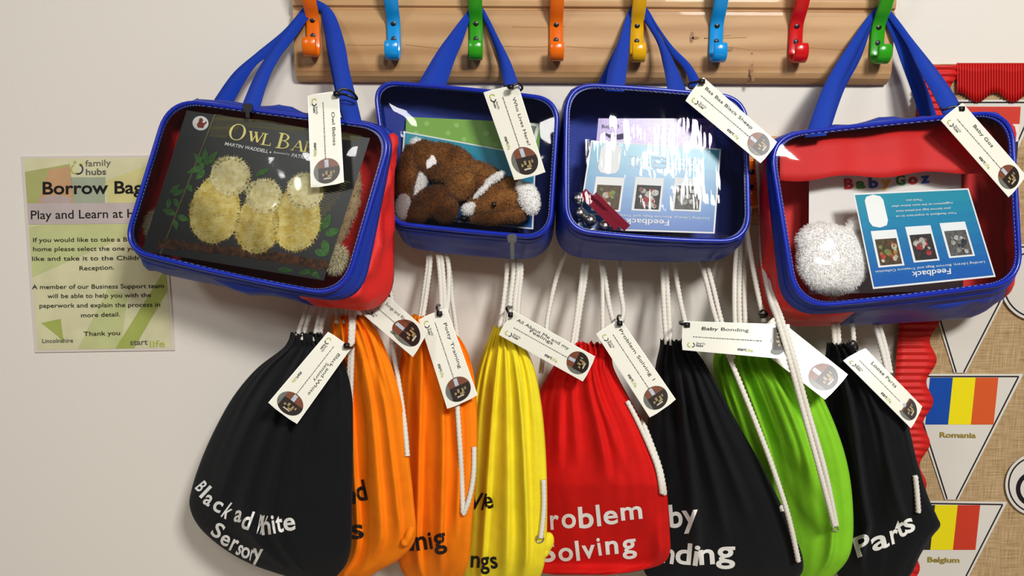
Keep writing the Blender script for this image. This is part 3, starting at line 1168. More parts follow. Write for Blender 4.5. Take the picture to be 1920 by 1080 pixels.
def serif(kind, x, y, w, hgt):
    """x,y = baseline start; leaning old-style capitals as outline pieces"""
    ang = math.radians(8.5)
    sl = 0.12

    def T(a, b):
        X = a * w + b * hgt * sl
        Y = -b * hgt
        return (x + X * math.cos(ang) - Y * math.sin(ang), y + X * math.sin(ang) + Y * math.cos(ang))

    def st(a0, b0, a1, b1, t0, t1=None):
        t1 = t1 or t0
        g.add(*flat(F1, [T(a0 - t0, b0), T(a1 - t1, b1), T(a1 + t1, b1), T(a0 + t0, b0)], hb))

    def bar(a, b, l, t=0.03):
        g.add(*flat(F1, [T(a - l, b - t), T(a - l, b + t), T(a + l, b + t), T(a + l, b - t)], hb + 0.00005))

    def bowl(cx, cy, rx, ry, a0, a1, n=20):
        o, i_ = [], []
        for k in range(n + 1):
            t = math.radians(a0 + (a1 - a0) * k / n)
            th = 0.045 + 0.11 * abs(math.cos(t))
            o.append(T(cx + rx * math.cos(t), cy + ry * math.sin(t)))
            i_.append(T(cx + (rx - th) * math.cos(t), cy + (ry - 0.05) * math.sin(t)))
        g.add(*strip_faces(F1, o + i_[::-1], hb))
    if kind == 'O':
        bowl(0.5, 0.5, 0.5, 0.52, 0, 360, 40)
    elif kind == 'W':
        st(0.08, 1, 0.32, 0, 0.075)
        st(0.32, 0, 0.5, 0.95, 0.03)
        st(0.42, 1, 0.68, 0, 0.075)
        st(0.68, 0, 0.92, 1, 0.03)
        for a in (0.08, 0.44, 0.92):
            bar(a, 0.98, 0.12)
    elif kind == 'L':
        st(0.25, 0, 0.25, 1, 0.10)
        bar(0.25, 0.98, 0.24)
        bar(0.5, 0.03, 0.48)
        st(0.95, 0, 0.95, 0.25, 0.04)
    elif kind == 'B':
        st(0.2, 0, 0.2, 1, 0.10)
        bar(0.18, 0.98, 0.2)
        bar(0.18, 0.02, 0.2)
        bowl(0.3, 0.75, 0.5, 0.25, -90, 90)
        bowl(0.3, 0.27, 0.62, 0.28, -90, 90)
    elif kind == 'A':
        st(0.1, 0, 0.5, 1, 0.03)
        st(0.5, 1, 0.86, 0, 0.085)
        bar(0.46, 0.34, 0.2, 0.025)
        bar(0.1, 0.02, 0.13)
        bar(0.86, 0.02, 0.16)
    elif kind == 'I':
        st(0.5, 0, 0.5, 1, 0.3)
        bar(0.5, 0.98, 0.6)
        bar(0.5, 0.02, 0.6)
    elif kind == 'E':
        st(0.22, 0, 0.22, 1, 0.11)
        for b in (0.03, 0.5, 0.97):
            bar(0.5, b, 0.45)
    elif kind == 'S':
        bowl(0.5, 0.74, 0.42, 0.26, 20, 270)
        bowl(0.5, 0.25, 0.45, 0.27, -160, 90)


for k, x, y, w_, h_ in (('O', 426, 260, 31, 30), ('W', 463, 264, 29, 19), ('L', 488, 271, 19, 22), ('B', 517, 277, 25, 29), ('A', 545, 281, 24, 20), ('B', 568, 284, 18, 20), ('I', 590, 287, 7, 20), ('E', 602, 289, 16, 20), ('S', 621, 292, 13, 20)):
    serif(k, x, y, w_, h_)
g.build('title_lettering', mat('pale_yellow_print', 'F2E287', 0.5), cover, False)
g = G()
write(g, F1, 'MARTIN WADDELL', (421, 272), (502, 287), hb, 6.5, 0.01, 0, 0.2)
write(g, F1, 'illustrated by', (513, 287), (543, 291), hb, 4, 0)
write(g, F1, 'PATRICK BENSON', (546, 294), (624, 306), hb, 7, 0.01, 0, 0.2)
g.add(*flat(F1, ell(507, 285.5, 1.6, 1.6, 0, 10), hb))
g.build('author_lettering', M['white'], cover, False)


def fuzz(V, Fc, count, length, lay, seed=1, jitter=0.6, width=0.0005):
    """short pile on a closed surface: thin triangles"""
    r = random.Random(seed)
    me = bpy.data.meshes.new('pile')
    me.from_pydata(V, [], Fc)
    me.calc_loop_triangles()
    tris = [tuple(t.vertices) for t in me.loop_triangles]
    bpy.data.meshes.remove(me)
    ar = []
    tot = 0
    for t in tris:
        a, b, c = V[t[0]], V[t[1]], V[t[2]]
        tot += (b - a).cross(c - a).length
        ar.append(tot)
    import bisect
    oV, oF = [], []
    for _ in range(count):
        t = tris[min(bisect.bisect(ar, r.random() * tot), len(tris) - 1)]
        u, v = r.random(), r.random()
        if u + v > 1:
            u, v = 1 - u, 1 - v
        a, b, c = V[t[0]], V[t[1]], V[t[2]]
        p = a + (b - a) * u + (c - a) * v
        n = (b - a).cross(c - a)
        if n.length < 1e-12:
            continue
        n.normalize()
        d = (n + Vector((r.uniform(-1, 1), r.uniform(-1, 1), r.uniform(-1, 1))) * jitter + Vector(lay)).normalized()
        s = d.cross(Vector((r.uniform(-1, 1), r.uniform(-1, 1), r.uniform(-1, 1)))).normalized() * width
        L = length * r.uniform(0.6, 1.2)
        k = len(oV)
        oV += [p - s, p + s, p + d * L]
        oF.append((k, k + 1, k + 2))
    return oV, oF


def blob_mesh(pl, parts, voxel=0.003):
    """one continuous skin round several soft lumps: parts (cx, cy, rx, ry, rot, h behind the sheet in m, rz m)"""
    bm = bmesh.new()
    for (cx, cy, rx, ry, rot, hb_, rz) in parts:
        c = pl.pt(cx, cy, -hb_)
        ex = pl.pt(cx + 1, cy, -hb_) - c
        ey = pl.pt(cx, cy + 1, -hb_) - c
        a = math.radians(rot)
        ax = (ex * math.cos(a) + ey * math.sin(a)) * rx
        ay = (-ex * math.sin(a) + ey * math.cos(a)) * ry
        az = pl.n * rz
        m = Matrix((ax, ay, az)).transposed().to_4x4()
        m.translation = c
        if m.determinant() < 0:
            m = Matrix((ax, -ay, az)).transposed().to_4x4()
            m.translation = c
        bmesh.ops.create_icosphere(bm, subdivisions=3, radius=1, matrix=m)
    me = bpy.data.meshes.new('lump')
    bm.to_mesh(me)
    bm.free()
    o = bpy.data.objects.new('lump', me)
    COL.objects.link(o)
    r = o.modifiers.new('r', 'REMESH')
    r.mode = 'VOXEL'
    r.voxel_size = voxel
    s = o.modifiers.new('s', 'SMOOTH')
    s.iterations = 5
    dg = bpy.context.evaluated_depsgraph_get()
    dg.update()
    e = bpy.data.meshes.new_from_object(o.evaluated_get(dg))
    V = [v.co.copy() for v in e.vertices]
    Fc = [tuple(p.vertices) for p in e.polygons]
    bpy.data.objects.remove(o)
    bpy.data.meshes.remove(e)
    return V, Fc


def furry(name, pl, parts, m, parent, count, length, lay=(0, 0, 0), voxel=0.003, seed=1, width=0.0005, label=None, jitter=0.6):
    V, Fc = blob_mesh(pl, parts, voxel)
    g = G()
    g.add(V, Fc)
    g.add(*fuzz(V, Fc, count, length, lay, seed, jitter, width))
    o = g.build(name, m, parent)
    if label:
        o['label'] = label
    return o


fur_b = mat('brown_plush', '875426', 0.9, 0.1, sheen=0.25, col2='5E3816', mscale=60)
fur_l = mat('light_brown_plush', '99652F', 0.9, 0.1, sheen=0.25, col2='77491F', mscale=60)
fur_d = mat('dark_brown_plush', '74431C', 0.9, 0.1, sheen=0.25, col2='502D12', mscale=60)
fur_w = mat('white_plush', 'F6F3EE', 0.9, 0.1, sheen=0.3)
fur_t = mat('beige_plush', 'B49A74', 0.9, 0.1, sheen=0.3, col2='8E7654', mscale=60)
fur_c = mat('cream_plush', 'D9CFA8', 0.9, 0.1, sheen=0.3)
gloss_b = mat('glossy_black_bead', '120D0A', 0.12, 0.6)

owl = empty('soft_toy', F1.pt(560, 500, -0.03), 'beige fluffy soft toy tucked behind the owl book', 'soft toy')
furry('body', F1, [(600, 400, 62, 90, 8, 0.030, 0.010), (470, 400, 140, 70, 8, 0.030, 0.010), (645, 375, 30, 74, 14, 0.027, 0.011)], fur_t, owl, 5000, 0.005, (0, 0, -0.4), 0.004, 3)
furry('foot', F1, [(630, 486, 18, 26, 20, 0.026, 0.007)], fur_c, owl, 2200, 0.008, (0, 0, -0.5), 0.003, 4, label='cream foot of the toy')
furry('foot', F1, [(292, 420, 15, 28, 16, 0.026, 0.006)], fur_c, owl, 2200, 0.008, (0, 0, -0.5), 0.003, 5, label='cream foot of the toy')

# brown and white soft toy
dog = empty('soft_toy', F2.pt(860, 425, -0.03), 'brown soft toy animal with white face blaze lying in the blue bag', 'soft toy')
furry('body', F2, [(832, 305, 62, 38, 12, 0.023, 0.012), (795, 292, 40, 30, 10, 0.023, 0.012), (905, 335, 50, 30, 25, 0.023, 0.011)],
      fur_b, dog, 6000, 0.0034, (0, 0, -0.3), 0.0026, 6)
furry('haunch', F2, [(864, 343, 29, 33, 4, 0.017, 0.012), (905, 322, 30, 14, 14, 0.018, 0.008)], fur_l, dog, 2600, 0.0034, (0, 0, -0.3), 0.0024, 21)
furry('leg', F2, [(764, 325, 20, 48, 7, 0.020, 0.013), (758, 352, 17, 30, 4, 0.017, 0.011)], fur_b, dog, 2600, 0.0034, (0, 0, -0.3), 0.0024, 22)
furry('leg', F2, [(806, 378, 44, 26, -32, 0.014, 0.0105), (835, 392, 26, 27, 10, 0.014, 0.010), (780, 400, 24, 20, 0, 0.014, 0.010)], fur_d, dog, 3600, 0.0034, (0, 0, -0.3), 0.0024, 23)
furry('belly', F2, [(788, 345, 12, 34, 14, 0.024, 0.008)], fur_w, dog, 800, 0.003, (0, 0, -0.3), 0.0024, 24, label='white belly')
hd = furry('head', F2, [(936, 374, 44, 32, 14, 0.015, 0.0115), (952, 352, 26, 20, -20, 0.016, 0.010), (900, 386, 26, 17, 10, 0.012, 0.009)], fur_l, dog, 4200, 0.0030, (0, 0, -0.3), 0.0024, 25)
furry('jaw', F2, [(922, 408, 44, 13, -4, 0.012, 0.009), (962, 402, 26, 16, 0, 0.013, 0.010)], fur_b, dog, 2600, 0.0034, (0, 0, -0.3), 0.0024, 26)
furry('face_blaze', F2, [(905, 356, 27, 5.5, -44, 0.0035, 0.0035), (928, 334, 24, 8, -32, 0.0055, 0.004)], fur_w, hd, 900, 0.0022, (0, 0, -0.3), 0.0016, 7, label='white stripe on the face')
furry('muzzle', F2, [(877, 393, 12, 12, 0, 0.005, 0.006), (885, 386, 8, 8, 0, 0.005, 0.005)], fur_w, hd, 700, 0.0024, (0, 0, -0.3), 0.0018, 8, label='white muzzle tip')
furry('ear', F2, [(992, 372, 20, 32, -16, 0.008, 0.008), (978, 352, 12, 14, -20, 0.009, 0.006)], fur_w, hd, 1500, 0.0032, (0, 0, -0.3), 0.0022, 9, label='white ear')
furry('paw', F2, [(756, 388, 14, 27, 4, 0.010, 0.008)], fur_w, dog, 900, 0.003, (0, 0, -0.3), 0.0022, 10, label='white paw')
furry('rump_patch', F2, [(779, 268, 13, 9, -30, 0.022, 0.007)], fur_w, dog, 400, 0.003, (0, 0, -0.3), 0.0022, 11, label='white patch at the rump')
V, Fc = blob_mesh(F2, [(871, 410, 8, 7, 0, 0.005, 0.005)], 0.0014)
obj('nose', V, Fc, gloss_b, hd)
V, Fc = blob_mesh(F2, [(926, 384, 5, 5, 0, 0.0022, 0.003)], 0.001)
obj('eye', V, Fc, gloss_b, hd)

# white fluffy toy
goose = empty('soft_toy', F4.pt(1565, 545, -0.03), 'white fluffy round soft toy in the red and blue bag', 'soft toy')
furry('body', F4, [(1562, 488, 68, 66, 10, 0.022, 0.019), (1540, 452, 48, 36, 0, 0.022, 0.016), (1606, 420, 18, 14, 0, 0.020, 0.010)], fur_w, goose, 12000, 0.0036, (0, 0, -0.2), 0.0032, 12, width=0.0004, jitter=0.7)

# lining folded over above the white book
V, Fc = [], []
n = 30
for i in range(n):
    x = 1462 + i / (n - 1) * 400
    hgt = 0.012 + 0.003 * math.sin(i * 0.7)
    for j, y in enumerate((258 - (x - 1462) * 0.105, 285 - (x - 1462) * 0.07, 318 - (x - 1462) * 0.03, 338 - (x - 1462) * 0.045 + 4 * math.sin(i * 0.55))):
        V.append(F4.pt(x, y, -hgt - 0.004 * (3 - j) - (0.002 if j == 3 else 0)))
for i in range(n - 1):
    for j in range(3):
        Fc.append((i * 4 + j, i * 4 + j + 1, i * 4 + j + 5, i * 4 + j + 4))
lin4 = obj('lining_flap', V, Fc, M['red'], bag4, thick=0.001)

gozbook = empty('picture_book', F4.pt(1650, 545, -0.034), 'white book lettered Baby Goz behind the feedback card', 'book')
g = G()
g.add(*poly_prism(F4, [(1517, 330), (1802, 316), (1806, 545), (1516, 552)], -0.054, -0.049))
g.build('cover', mat('white_cover', 'E6E3DC', 0.35, 0.4), gozbook, False)
gcov = gozbook.children[0]
g = G()
cols6 = ['C02A2A', '3E8A3A', '2E58B0', 'E0B01E']
for ch, x, y, ci in (('B', 1583, 354, 0), ('a', 1605, 353, 1), ('b', 1629, 352, 2), ('y', 1652, 350, 3), ('G', 1680, 347, 1), ('o', 1703, 345, 0), ('z', 1726, 343, 2)):
    pts, Fc = text2d(ch, (x, y), (x + (18 if ch != 'y' else 20), y - 1), 19, 0.05)
    g.add([F4.pt(a, b, -0.0485) for a, b in pts], Fc, ci)
g.build('title_lettering', [mat('title_' + c, c, 0.5) for c in cols6], gcov, False)

# feedback cards
def feedback_card(pl, c, hh, label, full=True, text_at=None):
    root = empty('feedback_card', pl.pt(*quad_px(c, 0.5, 1), hh), label, 'card', 'turquoise feedback cards')
    g = G()
    g.add(*poly_prism(pl, c, hh - 0.0006, hh))
    card = g.build('card', M['white'], root, False)
    qq = lambda u, v: quad_px(c, u, v)
    m = bpy.data.materials.get('turquoise_to_blue')
    g = G()
    N = 8
    ms = [mat_turq[i] for i in range(N)]
    for i in range(N):
        g.add(*flat(pl, [qq(0.012, 0.015 + 0.965 * i / N), qq(0.988, 0.015 + 0.965 * i / N), qq(0.988, 0.015 + 0.965 * (i + 1) / N), qq(0.012, 0.015 + 0.965 * (i + 1) / N)], hh + 0.0003), i)
    g.build('printed_ground', ms, card, False)
    g = G()
    if full:
        # white code panel left blank, three small photographs
        o = []
        for (u, v) in ((0.08, 0.06), (0.1, 0.02), (0.16, 0.0), (0.22, 0.02), (0.24, 0.06), (0.24, 0.28), (0.22, 0.33), (0.16, 0.35), (0.1, 0.33), (0.08, 0.28)):
            o.append(qq(u + 0.005, v + 0.02))
        g.add(*flat(pl, o, hh + 0.0006), 0)
        pics = ((0.08, 0.40, ('5E4A30', 'C08A3C', 'C84A2C', 'D8CDB0', '8A9A50')), (0.375, 0.38, ('3A3330', 'D8D2C4', 'B53A3A', 'CFC8B8', '9A6A60')), (0.67, 0.365, ('6A6660', '3A3A40', 'B0ACA0', '8A8478', 'D0CCC4')))
        for u, v, cs in pics:
            obj('photo_mount', *flat(pl, [qq(u, v), qq(u + 0.215, v), qq(u + 0.215, v + 0.385), qq(u, v + 0.385)], hh + 0.0006), M['white'], card, False)
        g.build('blank_panel', [M['white']], card, False)
        for u, v, cs in pics:
            g = G()
            ms = []
            k = 0
            for cc in cs:
                ms.append(mat('picture_' + cc, cc, 0.5, 0.3, mottling=0.5, mscale=300))
            a0, b0 = u + 0.02, v + 0.09
            g.add(*flat(pl, [qq(a0, b0), qq(a0 + 0.18, b0), qq(a0 + 0.18, b0 + 0.275), qq(a0, b0 + 0.275)], hh + 0.0009), k)
            for i in range(16):
                x, y = RND.uniform(a0 + 0.03, a0 + 0.15), RND.uniform(b0 + 0.04, b0 + 0.235)
                r = RND.uniform(0.012, 0.03)
                g.add(*flat(pl, [qq(x + r * math.cos(t) * RND.uniform(0.7, 1.1), y + 1.3 * r * math.sin(t)) for t in [2 * math.pi * j / 9 for j in range(9)]], hh + 0.0010 + i * 0.00003), k + 1 + i % 4)
            g.build('picture', ms, card, False)
        g = G()

        def up(s, u0, u1, v, cap, bold=0.0):
            write(g, pl, s, qq(u1, v), qq(u0, v), hh + 0.0008, cap, bold)
        up('Feedback', 0.34, 0.66, 0.86, 11, 0.01)
        up('Lending Library, Borrow Bags and Treasure Collection', 0.05, 0.95, 0.815, 4.4)
        up('Thank you', 0.44, 0.58, 0.09, 4)
        up('suggestions to the team below after', 0.3, 0.83, 0.145, 4)
        up('your borrow bags and please leave', 0.33, 0.8, 0.20, 4)
        up('Your feedback is important to us', 0.32, 0.84, 0.255, 4)
        g.build('lettering', M['white'], card, False)
    return root


mat_turq = []
for i in range(8):
    t = i / 7
    a, b = (0x28, 0x92, 0xA8), (0x22, 0x62, 0xAE)
    mat_turq.append(mat('card_blue', tuple((a[k] + (b[k] - a[k]) * t) / 255 for k in range(3)), 0.3, 0.45))
feedback_card(F4, [(1600, 363), (1816, 353), (1867, 519), (1637, 542)], -0.0015, 'turquoise feedback card in front of the white Baby Goz book')
feedback_card(F3, [(1108, 263), (1352, 279), (1340, 438), (1082, 430)], -0.0200, 'turquoise feedback card in front of the purple card')
feedback_card(F2, [(757, 246), (1005, 292), (1000, 430), (745, 406)], -0.0392, 'turquoise card with white edge behind the brown soft toy', False)

purp = empty('greeting_card', F3.pt(1230, 440, -0.012), 'purple sparkly card with small writing behind the turquoise card', 'card')
g = G()
g.add(*poly_prism(F3, [(1122, 222), (1338, 222), (1338, 430), (1104, 424)], -0.0235, -0.0225))
g.build('card', mat('purple_sparkle', '8A62B4', 0.3, 0.5, col2='6E4898', mscale=220), purp, False)
g = G()
for i in range(120):
    x, y = RND.uniform(1124, 1334), RND.uniform(226, 280)
    r = RND.uniform(0.4, 1.0)
    g.add(*flat(F3, ell(x, y, r, r, 0, 6), -0.0220))
g.build('sparkles', mat('pale_sparkle', 'D8C8E8', 0.3), purp, False)
g = G()
write(g, F3, 'please return me', (1330, 231), (1276, 234), -0.0219, 5)
write(g, F3, 'Lending', (1160, 234), (1128, 236), -0.0219, 7)
g.add(*flat(F3, [(1130, 248), (1150, 254), (1172, 249), (1180, 258), (1160, 262), (1142, 258)], -0.0219))
g.build('lettering', mat('dark_purple_ink', '3A2A55', 0.6), purp, False)

grn = empty('greeting_card', F2.pt(890, 300, -0.052), 'light green card with pale spots at the back of the soft toy bag', 'card')
g = G()
g.add(*poly_prism(F2, [(762, 219), (1014, 231), (1010, 300), (758, 290)], -0.0430, -0.0410))
g.build('card', mat('lime_card', '7FB04A', 0.4, 0.4), grn, False)
g = G()
for x, y in ((800, 232), (856, 235), (812, 262), (780, 250), (870, 262), (912, 250), (840, 250), (930, 272), (990, 244)):
    g.add(*flat(F2, ell(x, y, 5, 5, 0, 16), -0.0406))
g.build('spots', mat('pale_green_spot', '98C468', 0.4), grn, False)
wc = empty('photo_card', F2.pt(995, 260, -0.045), 'small white-edged green picture card beside the green spotted card', 'card')
g = G()
g.add(*poly_prism(F2, [(975, 228), (1013, 233), (1004, 268), (975, 262)], -0.0402, -0.0398))
g.build('card', M['white'], wc, False)
g = G()
g.add(*flat(F2, [(975, 232), (1006, 237), (999, 262), (975, 258)], -0.0394))
g.build('picture', mat('sage_print', '6E8064', 0.5), wc, False)

# jingle bell band
bells = empty('bell_band', F3.pt(1120, 420, -0.01), 'maroon strap with silver jingle bells in the corner of the blue bag', 'bells')
g = G()
for a, b, wd in (((1092, 360), (1160, 426), 9), ((1112, 366), (1176, 428), 8)):
    d = Vector((b[0] - a[0], b[1] - a[1])).normalized()
    nn = Vector((-d.y, d.x)) * wd
    g.add(*poly_prism(F3, [(a[0] + nn.x, a[1] + nn.y), (b[0] + nn.x, b[1] + nn.y), (b[0] - nn.x, b[1] - nn.y), (a[0] - nn.x, a[1] - nn.y)], -0.0005 - 0.0025, -0.0005))
g.build('strap', mat('maroon_webbing', '8E1E34', 0.7, 0.2, 'weave', 400, 0.5), bells, False)
for (x, y) in ((1083, 372), (1087, 400), (1106, 413), (1133, 424)):
    bm = bmesh.new()
    bmesh.ops.create_uvsphere(bm, u_segments=24, v_segments=16, radius=0.0085)
    for v in bm.verts:
        if abs(v.co.z) < 0.0012:
            v.co.x *= 1.06
            v.co.y *= 1.06
    bm.verts.index_update()
    c = F3.pt(x, y, -0.0095)
    V = [c + v.co for v in bm.verts]
    Fc = [tuple(v.index for v in f.verts) for f in bm.faces]
    bm.free()
    obj('bell', V, Fc, M['metal'], bells)
#PART3
# ------------------------------------------------------------------ drawstring sacks
class Sack:
    pass


def sack(label, m, rows, folds, seed, neck=4, pleats=13, pleat_amp=0.55, nrow=96):
    """rows: (photo row, left place, right place, depth at left, depth at right, half thickness)
    folds: (share across at bottom, share at top, width, height in m, first row, last row)"""
    r = random.Random(seed)
    MP = 168
    c = catmull(rows, nrow)
    ytop, ybot = rows[0][0], rows[-1][0]
    root = empty('drawstring_sack', P((rows[-1][1] + rows[-1][2]) / 2, ybot, (rows[-1][3] + rows[-1][4]) / 2), label, 'sack', 'cotton drawstring sacks on the lower rail')
    ph = [r.uniform(0, 6.28) for _ in range(8)]
    jit = [r.uniform(-1, 1) for _ in range(MP)]
    V, Fc = [], []
    for i, (y, xl, xr, dl, dr, T) in enumerate(c):
        s = i / (nrow - 1)
        yy = (y - ytop)
        fall = math.exp(-yy / 95.0)
        pull = math.exp(-((yy - 24) / 9.0) ** 2)      # cord channel pinched in
        tail = min(1, (ybot - y) / 40)
        for k in range(MP):
            a = 2 * math.pi * k / MP
            u = math.cos(a)
            sn = math.sin(a)
            prof = math.copysign(abs(sn) ** 0.75, sn)
            w = (u + 1) / 2
            x = xl + (xr - xl) * w
            d = dl + (dr - dl) * w
            pl_ = (math.sin(pleats * a + ph[0] + 1.3 * math.sin(2 * a + ph[1]) + 1.6 * math.sin(5 * a + ph[3])) * 0.7 + math.sin(pleats * 2.1 * a + ph[2]) * 0.3)
            lng = 0.5 + 0.5 * noise.noise(Vector((math.cos(a) * 2.2, math.sin(a) * 2.2, seed * 3.1)))
            fl = math.exp(-yy / (34 + 130 * lng * lng))
            amp = T * pleat_amp * (fl * 0.95 + 0.03 * tail)
            dd = T * prof * (1 - 0.22 * pull) + amp * pl_ * (abs(sn) ** 0.5) * (1 if sn > 0 else -1)
            x += pl_ * fall * 2.2 * abs(u)
            if sn > 0:
                for (wb, wt, fw, fh, y0, y1) in folds:
                    if y0 - 30 < y < y1 + 30:
                        t = (y - ytop) / (ybot - ytop)
                        cc = wt + (wb - wt) * t
                        q = (w - cc) / fw
                        fade = min(1, max(0, (y - y0 + 30) / 60)) * min(1, max(0, (y1 + 30 - y) / 60))
                        # a fold has one steep and one gentle flank
                        dd += 1.45 * fh * fade * math.exp(-(q * (1.0 if q < 0 else 2.2)) ** 2) * abs(sn) ** 0.5
                dd += noise.noise(Vector((w * 5, y * 0.012, seed))) * 0.004 * abs(sn) * (1 - fall)
            py = y
            if yy < 26:
                py = y + (jit[k] * 2.0 + pl_ * 3.5) * (1 - yy / 26)
            V.append(P(x, py, max(0.012, d + dd)))
    for i in range(nrow - 1):
        for k in range(MP):
            l = (k + 1) % MP
            Fc.append((i * MP + k, (i + 1) * MP + k, (i + 1) * MP + l, i * MP + l))
    cb = len(V)
    last = V[(nrow - 1) * MP:]
    V.append(sum(last, Vector()) / MP)
    Fc += [((nrow - 1) * MP + k, cb, (nrow - 1) * MP + (k + 1) % MP) for k in range(MP)]
    # gathered mouth closes a little below the top edge
    t3 = V[3 * MP:4 * MP]
    ct = len(V)
    V.append(sum(t3, Vector()) / MP)
    Fc += [(3 * MP + k, 3 * MP + (k + 1) % MP, ct) for k in range(MP)]
    o = obj('cloth_body', V, Fc, m, root)
    S_ = Sack()
    S_.root, S_.body = root, o
    S_.bvh = BVHTree.FromPolygons(V, [tuple(f) for f in Fc])
    return S_


def hit(sk, px, py):
    v = ray(px, py).normalized()
    loc, n, i, d = sk.bvh.ray_cast(EYE, v)
    if loc is None:
        loc, n, i, d = sk.bvh.find_nearest(P(px, py, 0.1))
    return loc, v


def sack_text(sk, glyphs, m, bold=0.02, split=None):
    if split:
        sack_text(sk, glyphs[:split], m, bold)
        glyphs = glyphs[split:]
    """glyphs: (letter, baseline start, baseline end, capital height, lean); printed on the cloth, following its folds"""
    bm = bmesh.new()
    for gl in glyphs:
        ch, p0, p1, cap = gl[:4]
        sl = gl[4] if len(gl) > 4 else 0
        pts, Fc = text2d(ch, p0, p1, cap, bold, sl)
        vs = [bm.verts.new((x, y, 0)) for x, y in pts]
        for f in Fc:
            try:
                bm.faces.new([vs[i] for i in f])
            except ValueError:
                pass
    bmesh.ops.triangulate(bm, faces=bm.faces[:])
    for _ in range(5):
        es = [e for e in bm.edges if e.calc_length() > 4.0]
        if not es:
            break
        bmesh.ops.subdivide_edges(bm, edges=es, cuts=1)
        bmesh.ops.triangulate(bm, faces=bm.faces[:])
    bm.verts.index_update()
    V = []
    for v in bm.verts:
        loc, d = hit(sk, v.co.x, v.co.y)
        V.append(loc - d * 0.0012)
    Fc = [tuple(v.index for v in f.verts) for f in bm.faces]
    bm.free()
    return obj('lettering', V, Fc, m, sk.body)


def cord(sk, pts, r=0.0034):
    """pts: photo place + depth, or photo place alone to lie on the cloth"""
    W_ = []
    L = len(pts)
    dense = catmull([(p[0], p[1]) for p in pts], max(6, L * 5)) if all(len(p) == 2 for p in pts) else None
    if dense:
        for x, y in dense:
            loc, d = hit(sk, x, y)
            W_.append(loc - d * (r * 0.8))
        # ease out dips into folds
        for _ in range(3):
            W_ = [W_[0]] + [(W_[i - 1] + W_[i] * 2 + W_[i + 1]) / 4 for i in range(1, len(W_) - 1)] + [W_[-1]]
    else:
        W_ = [P(*p) for p in pts]
    ln = sum((b - a).length for a, b in zip(W_, W_[1:]))
    V, Fc = tube(W_, r, 9, braid=0.11, n=max(8, int(ln / 0.0016)))
    return obj('drawstring', V, Fc, M['rope'], sk.root)


def cords(sk, runs):
    for p in runs:
        cord(sk, p)


def grommet(sk, x, y, r=7):
    loc, d = hit(sk, x, y)
    g = G()
    V = []
    ring = []
    for i in range(16):
        a = 2 * math.pi * i / 16
        l2, _ = hit(sk, x + r * math.cos(a), y + r * math.sin(a))
        ring.append(l2 - d * 0.0012)
    obj('eyelet', *tube(ring, 0.0014, 6, True), M['metal'], sk.body)


black1 = sack('black drawstring sack lettered Black and White Sensory, nearest the poster', M['c_black'],
              [(625, 546, 603, .085, .100, .012), (640, 541, 608, .085, .103, .015), (656, 527, 624, .085, .105, .018), (692, 480, 648, .080, .120, .026), (742, 438, 660, .078, .135, .032),
               (800, 405, 662, .078, .143, .036), (860, 378, 662, .080, .145, .036), (918, 359, 661, .082, .145, .036), (952, 356, 660, .085, .145, .034), (990, 375, 660, .088, .143, .032),
               (1030, 421, 658, .095, .140, .026), (1060, 476, 648, .105, .135, .018), (1084, 548, 628, .112, .130, .008)],
              [(0.30, 0.45, 0.07, .012, 680, 1040), (0.46, 0.55, 0.06, .012, 690, 1050), (0.62, 0.62, 0.05, .008, 700, 980), (0.14, 0.3, 0.08, .008, 720, 960)], 1)
sack_text(black1, [(c, (340 + a * .2037, 860 + b * .2037), (340 + d * .2037, 860 + e * .2037), cap, sl) for c, a, b, d, e, cap, sl in
                   (('B', 124, 270, 160, 310, 24, .05), ('l', 164, 345, 186, 366, 30, .0), ('a', 192, 402, 252, 442, 30, 0), ('c', 278, 466, 352, 502, 31, 0), ('k', 362, 528, 414, 556, 33, .15),
                    ('a', 478, 574, 545, 584, 33, .1), ('d', 540, 636, 618, 655, 37, .12), ('W', 676, 680, 748, 696, 37, .08), ('h', 742, 700, 826, 692, 37, .0), ('i', 846, 686, 872, 682, 37, 0),
                    ('t', 880, 678, 946, 668, 37, 0), ('e', 946, 664, 1054, 652, 36, 0),
                    ('S', 262, 690, 338, 742, 29, .0), ('e', 346, 776, 424, 812, 30, 0), ('r', 436, 836, 492, 856, 34, .1), ('s', 494, 874, 534, 890, 30, .1), ('o', 544, 906, 622, 920, 31, 0), ('r', 626, 932, 656, 938, 31, 0), ('y', 650, 930, 744, 940, 34, 0))], M['white'], split=12)

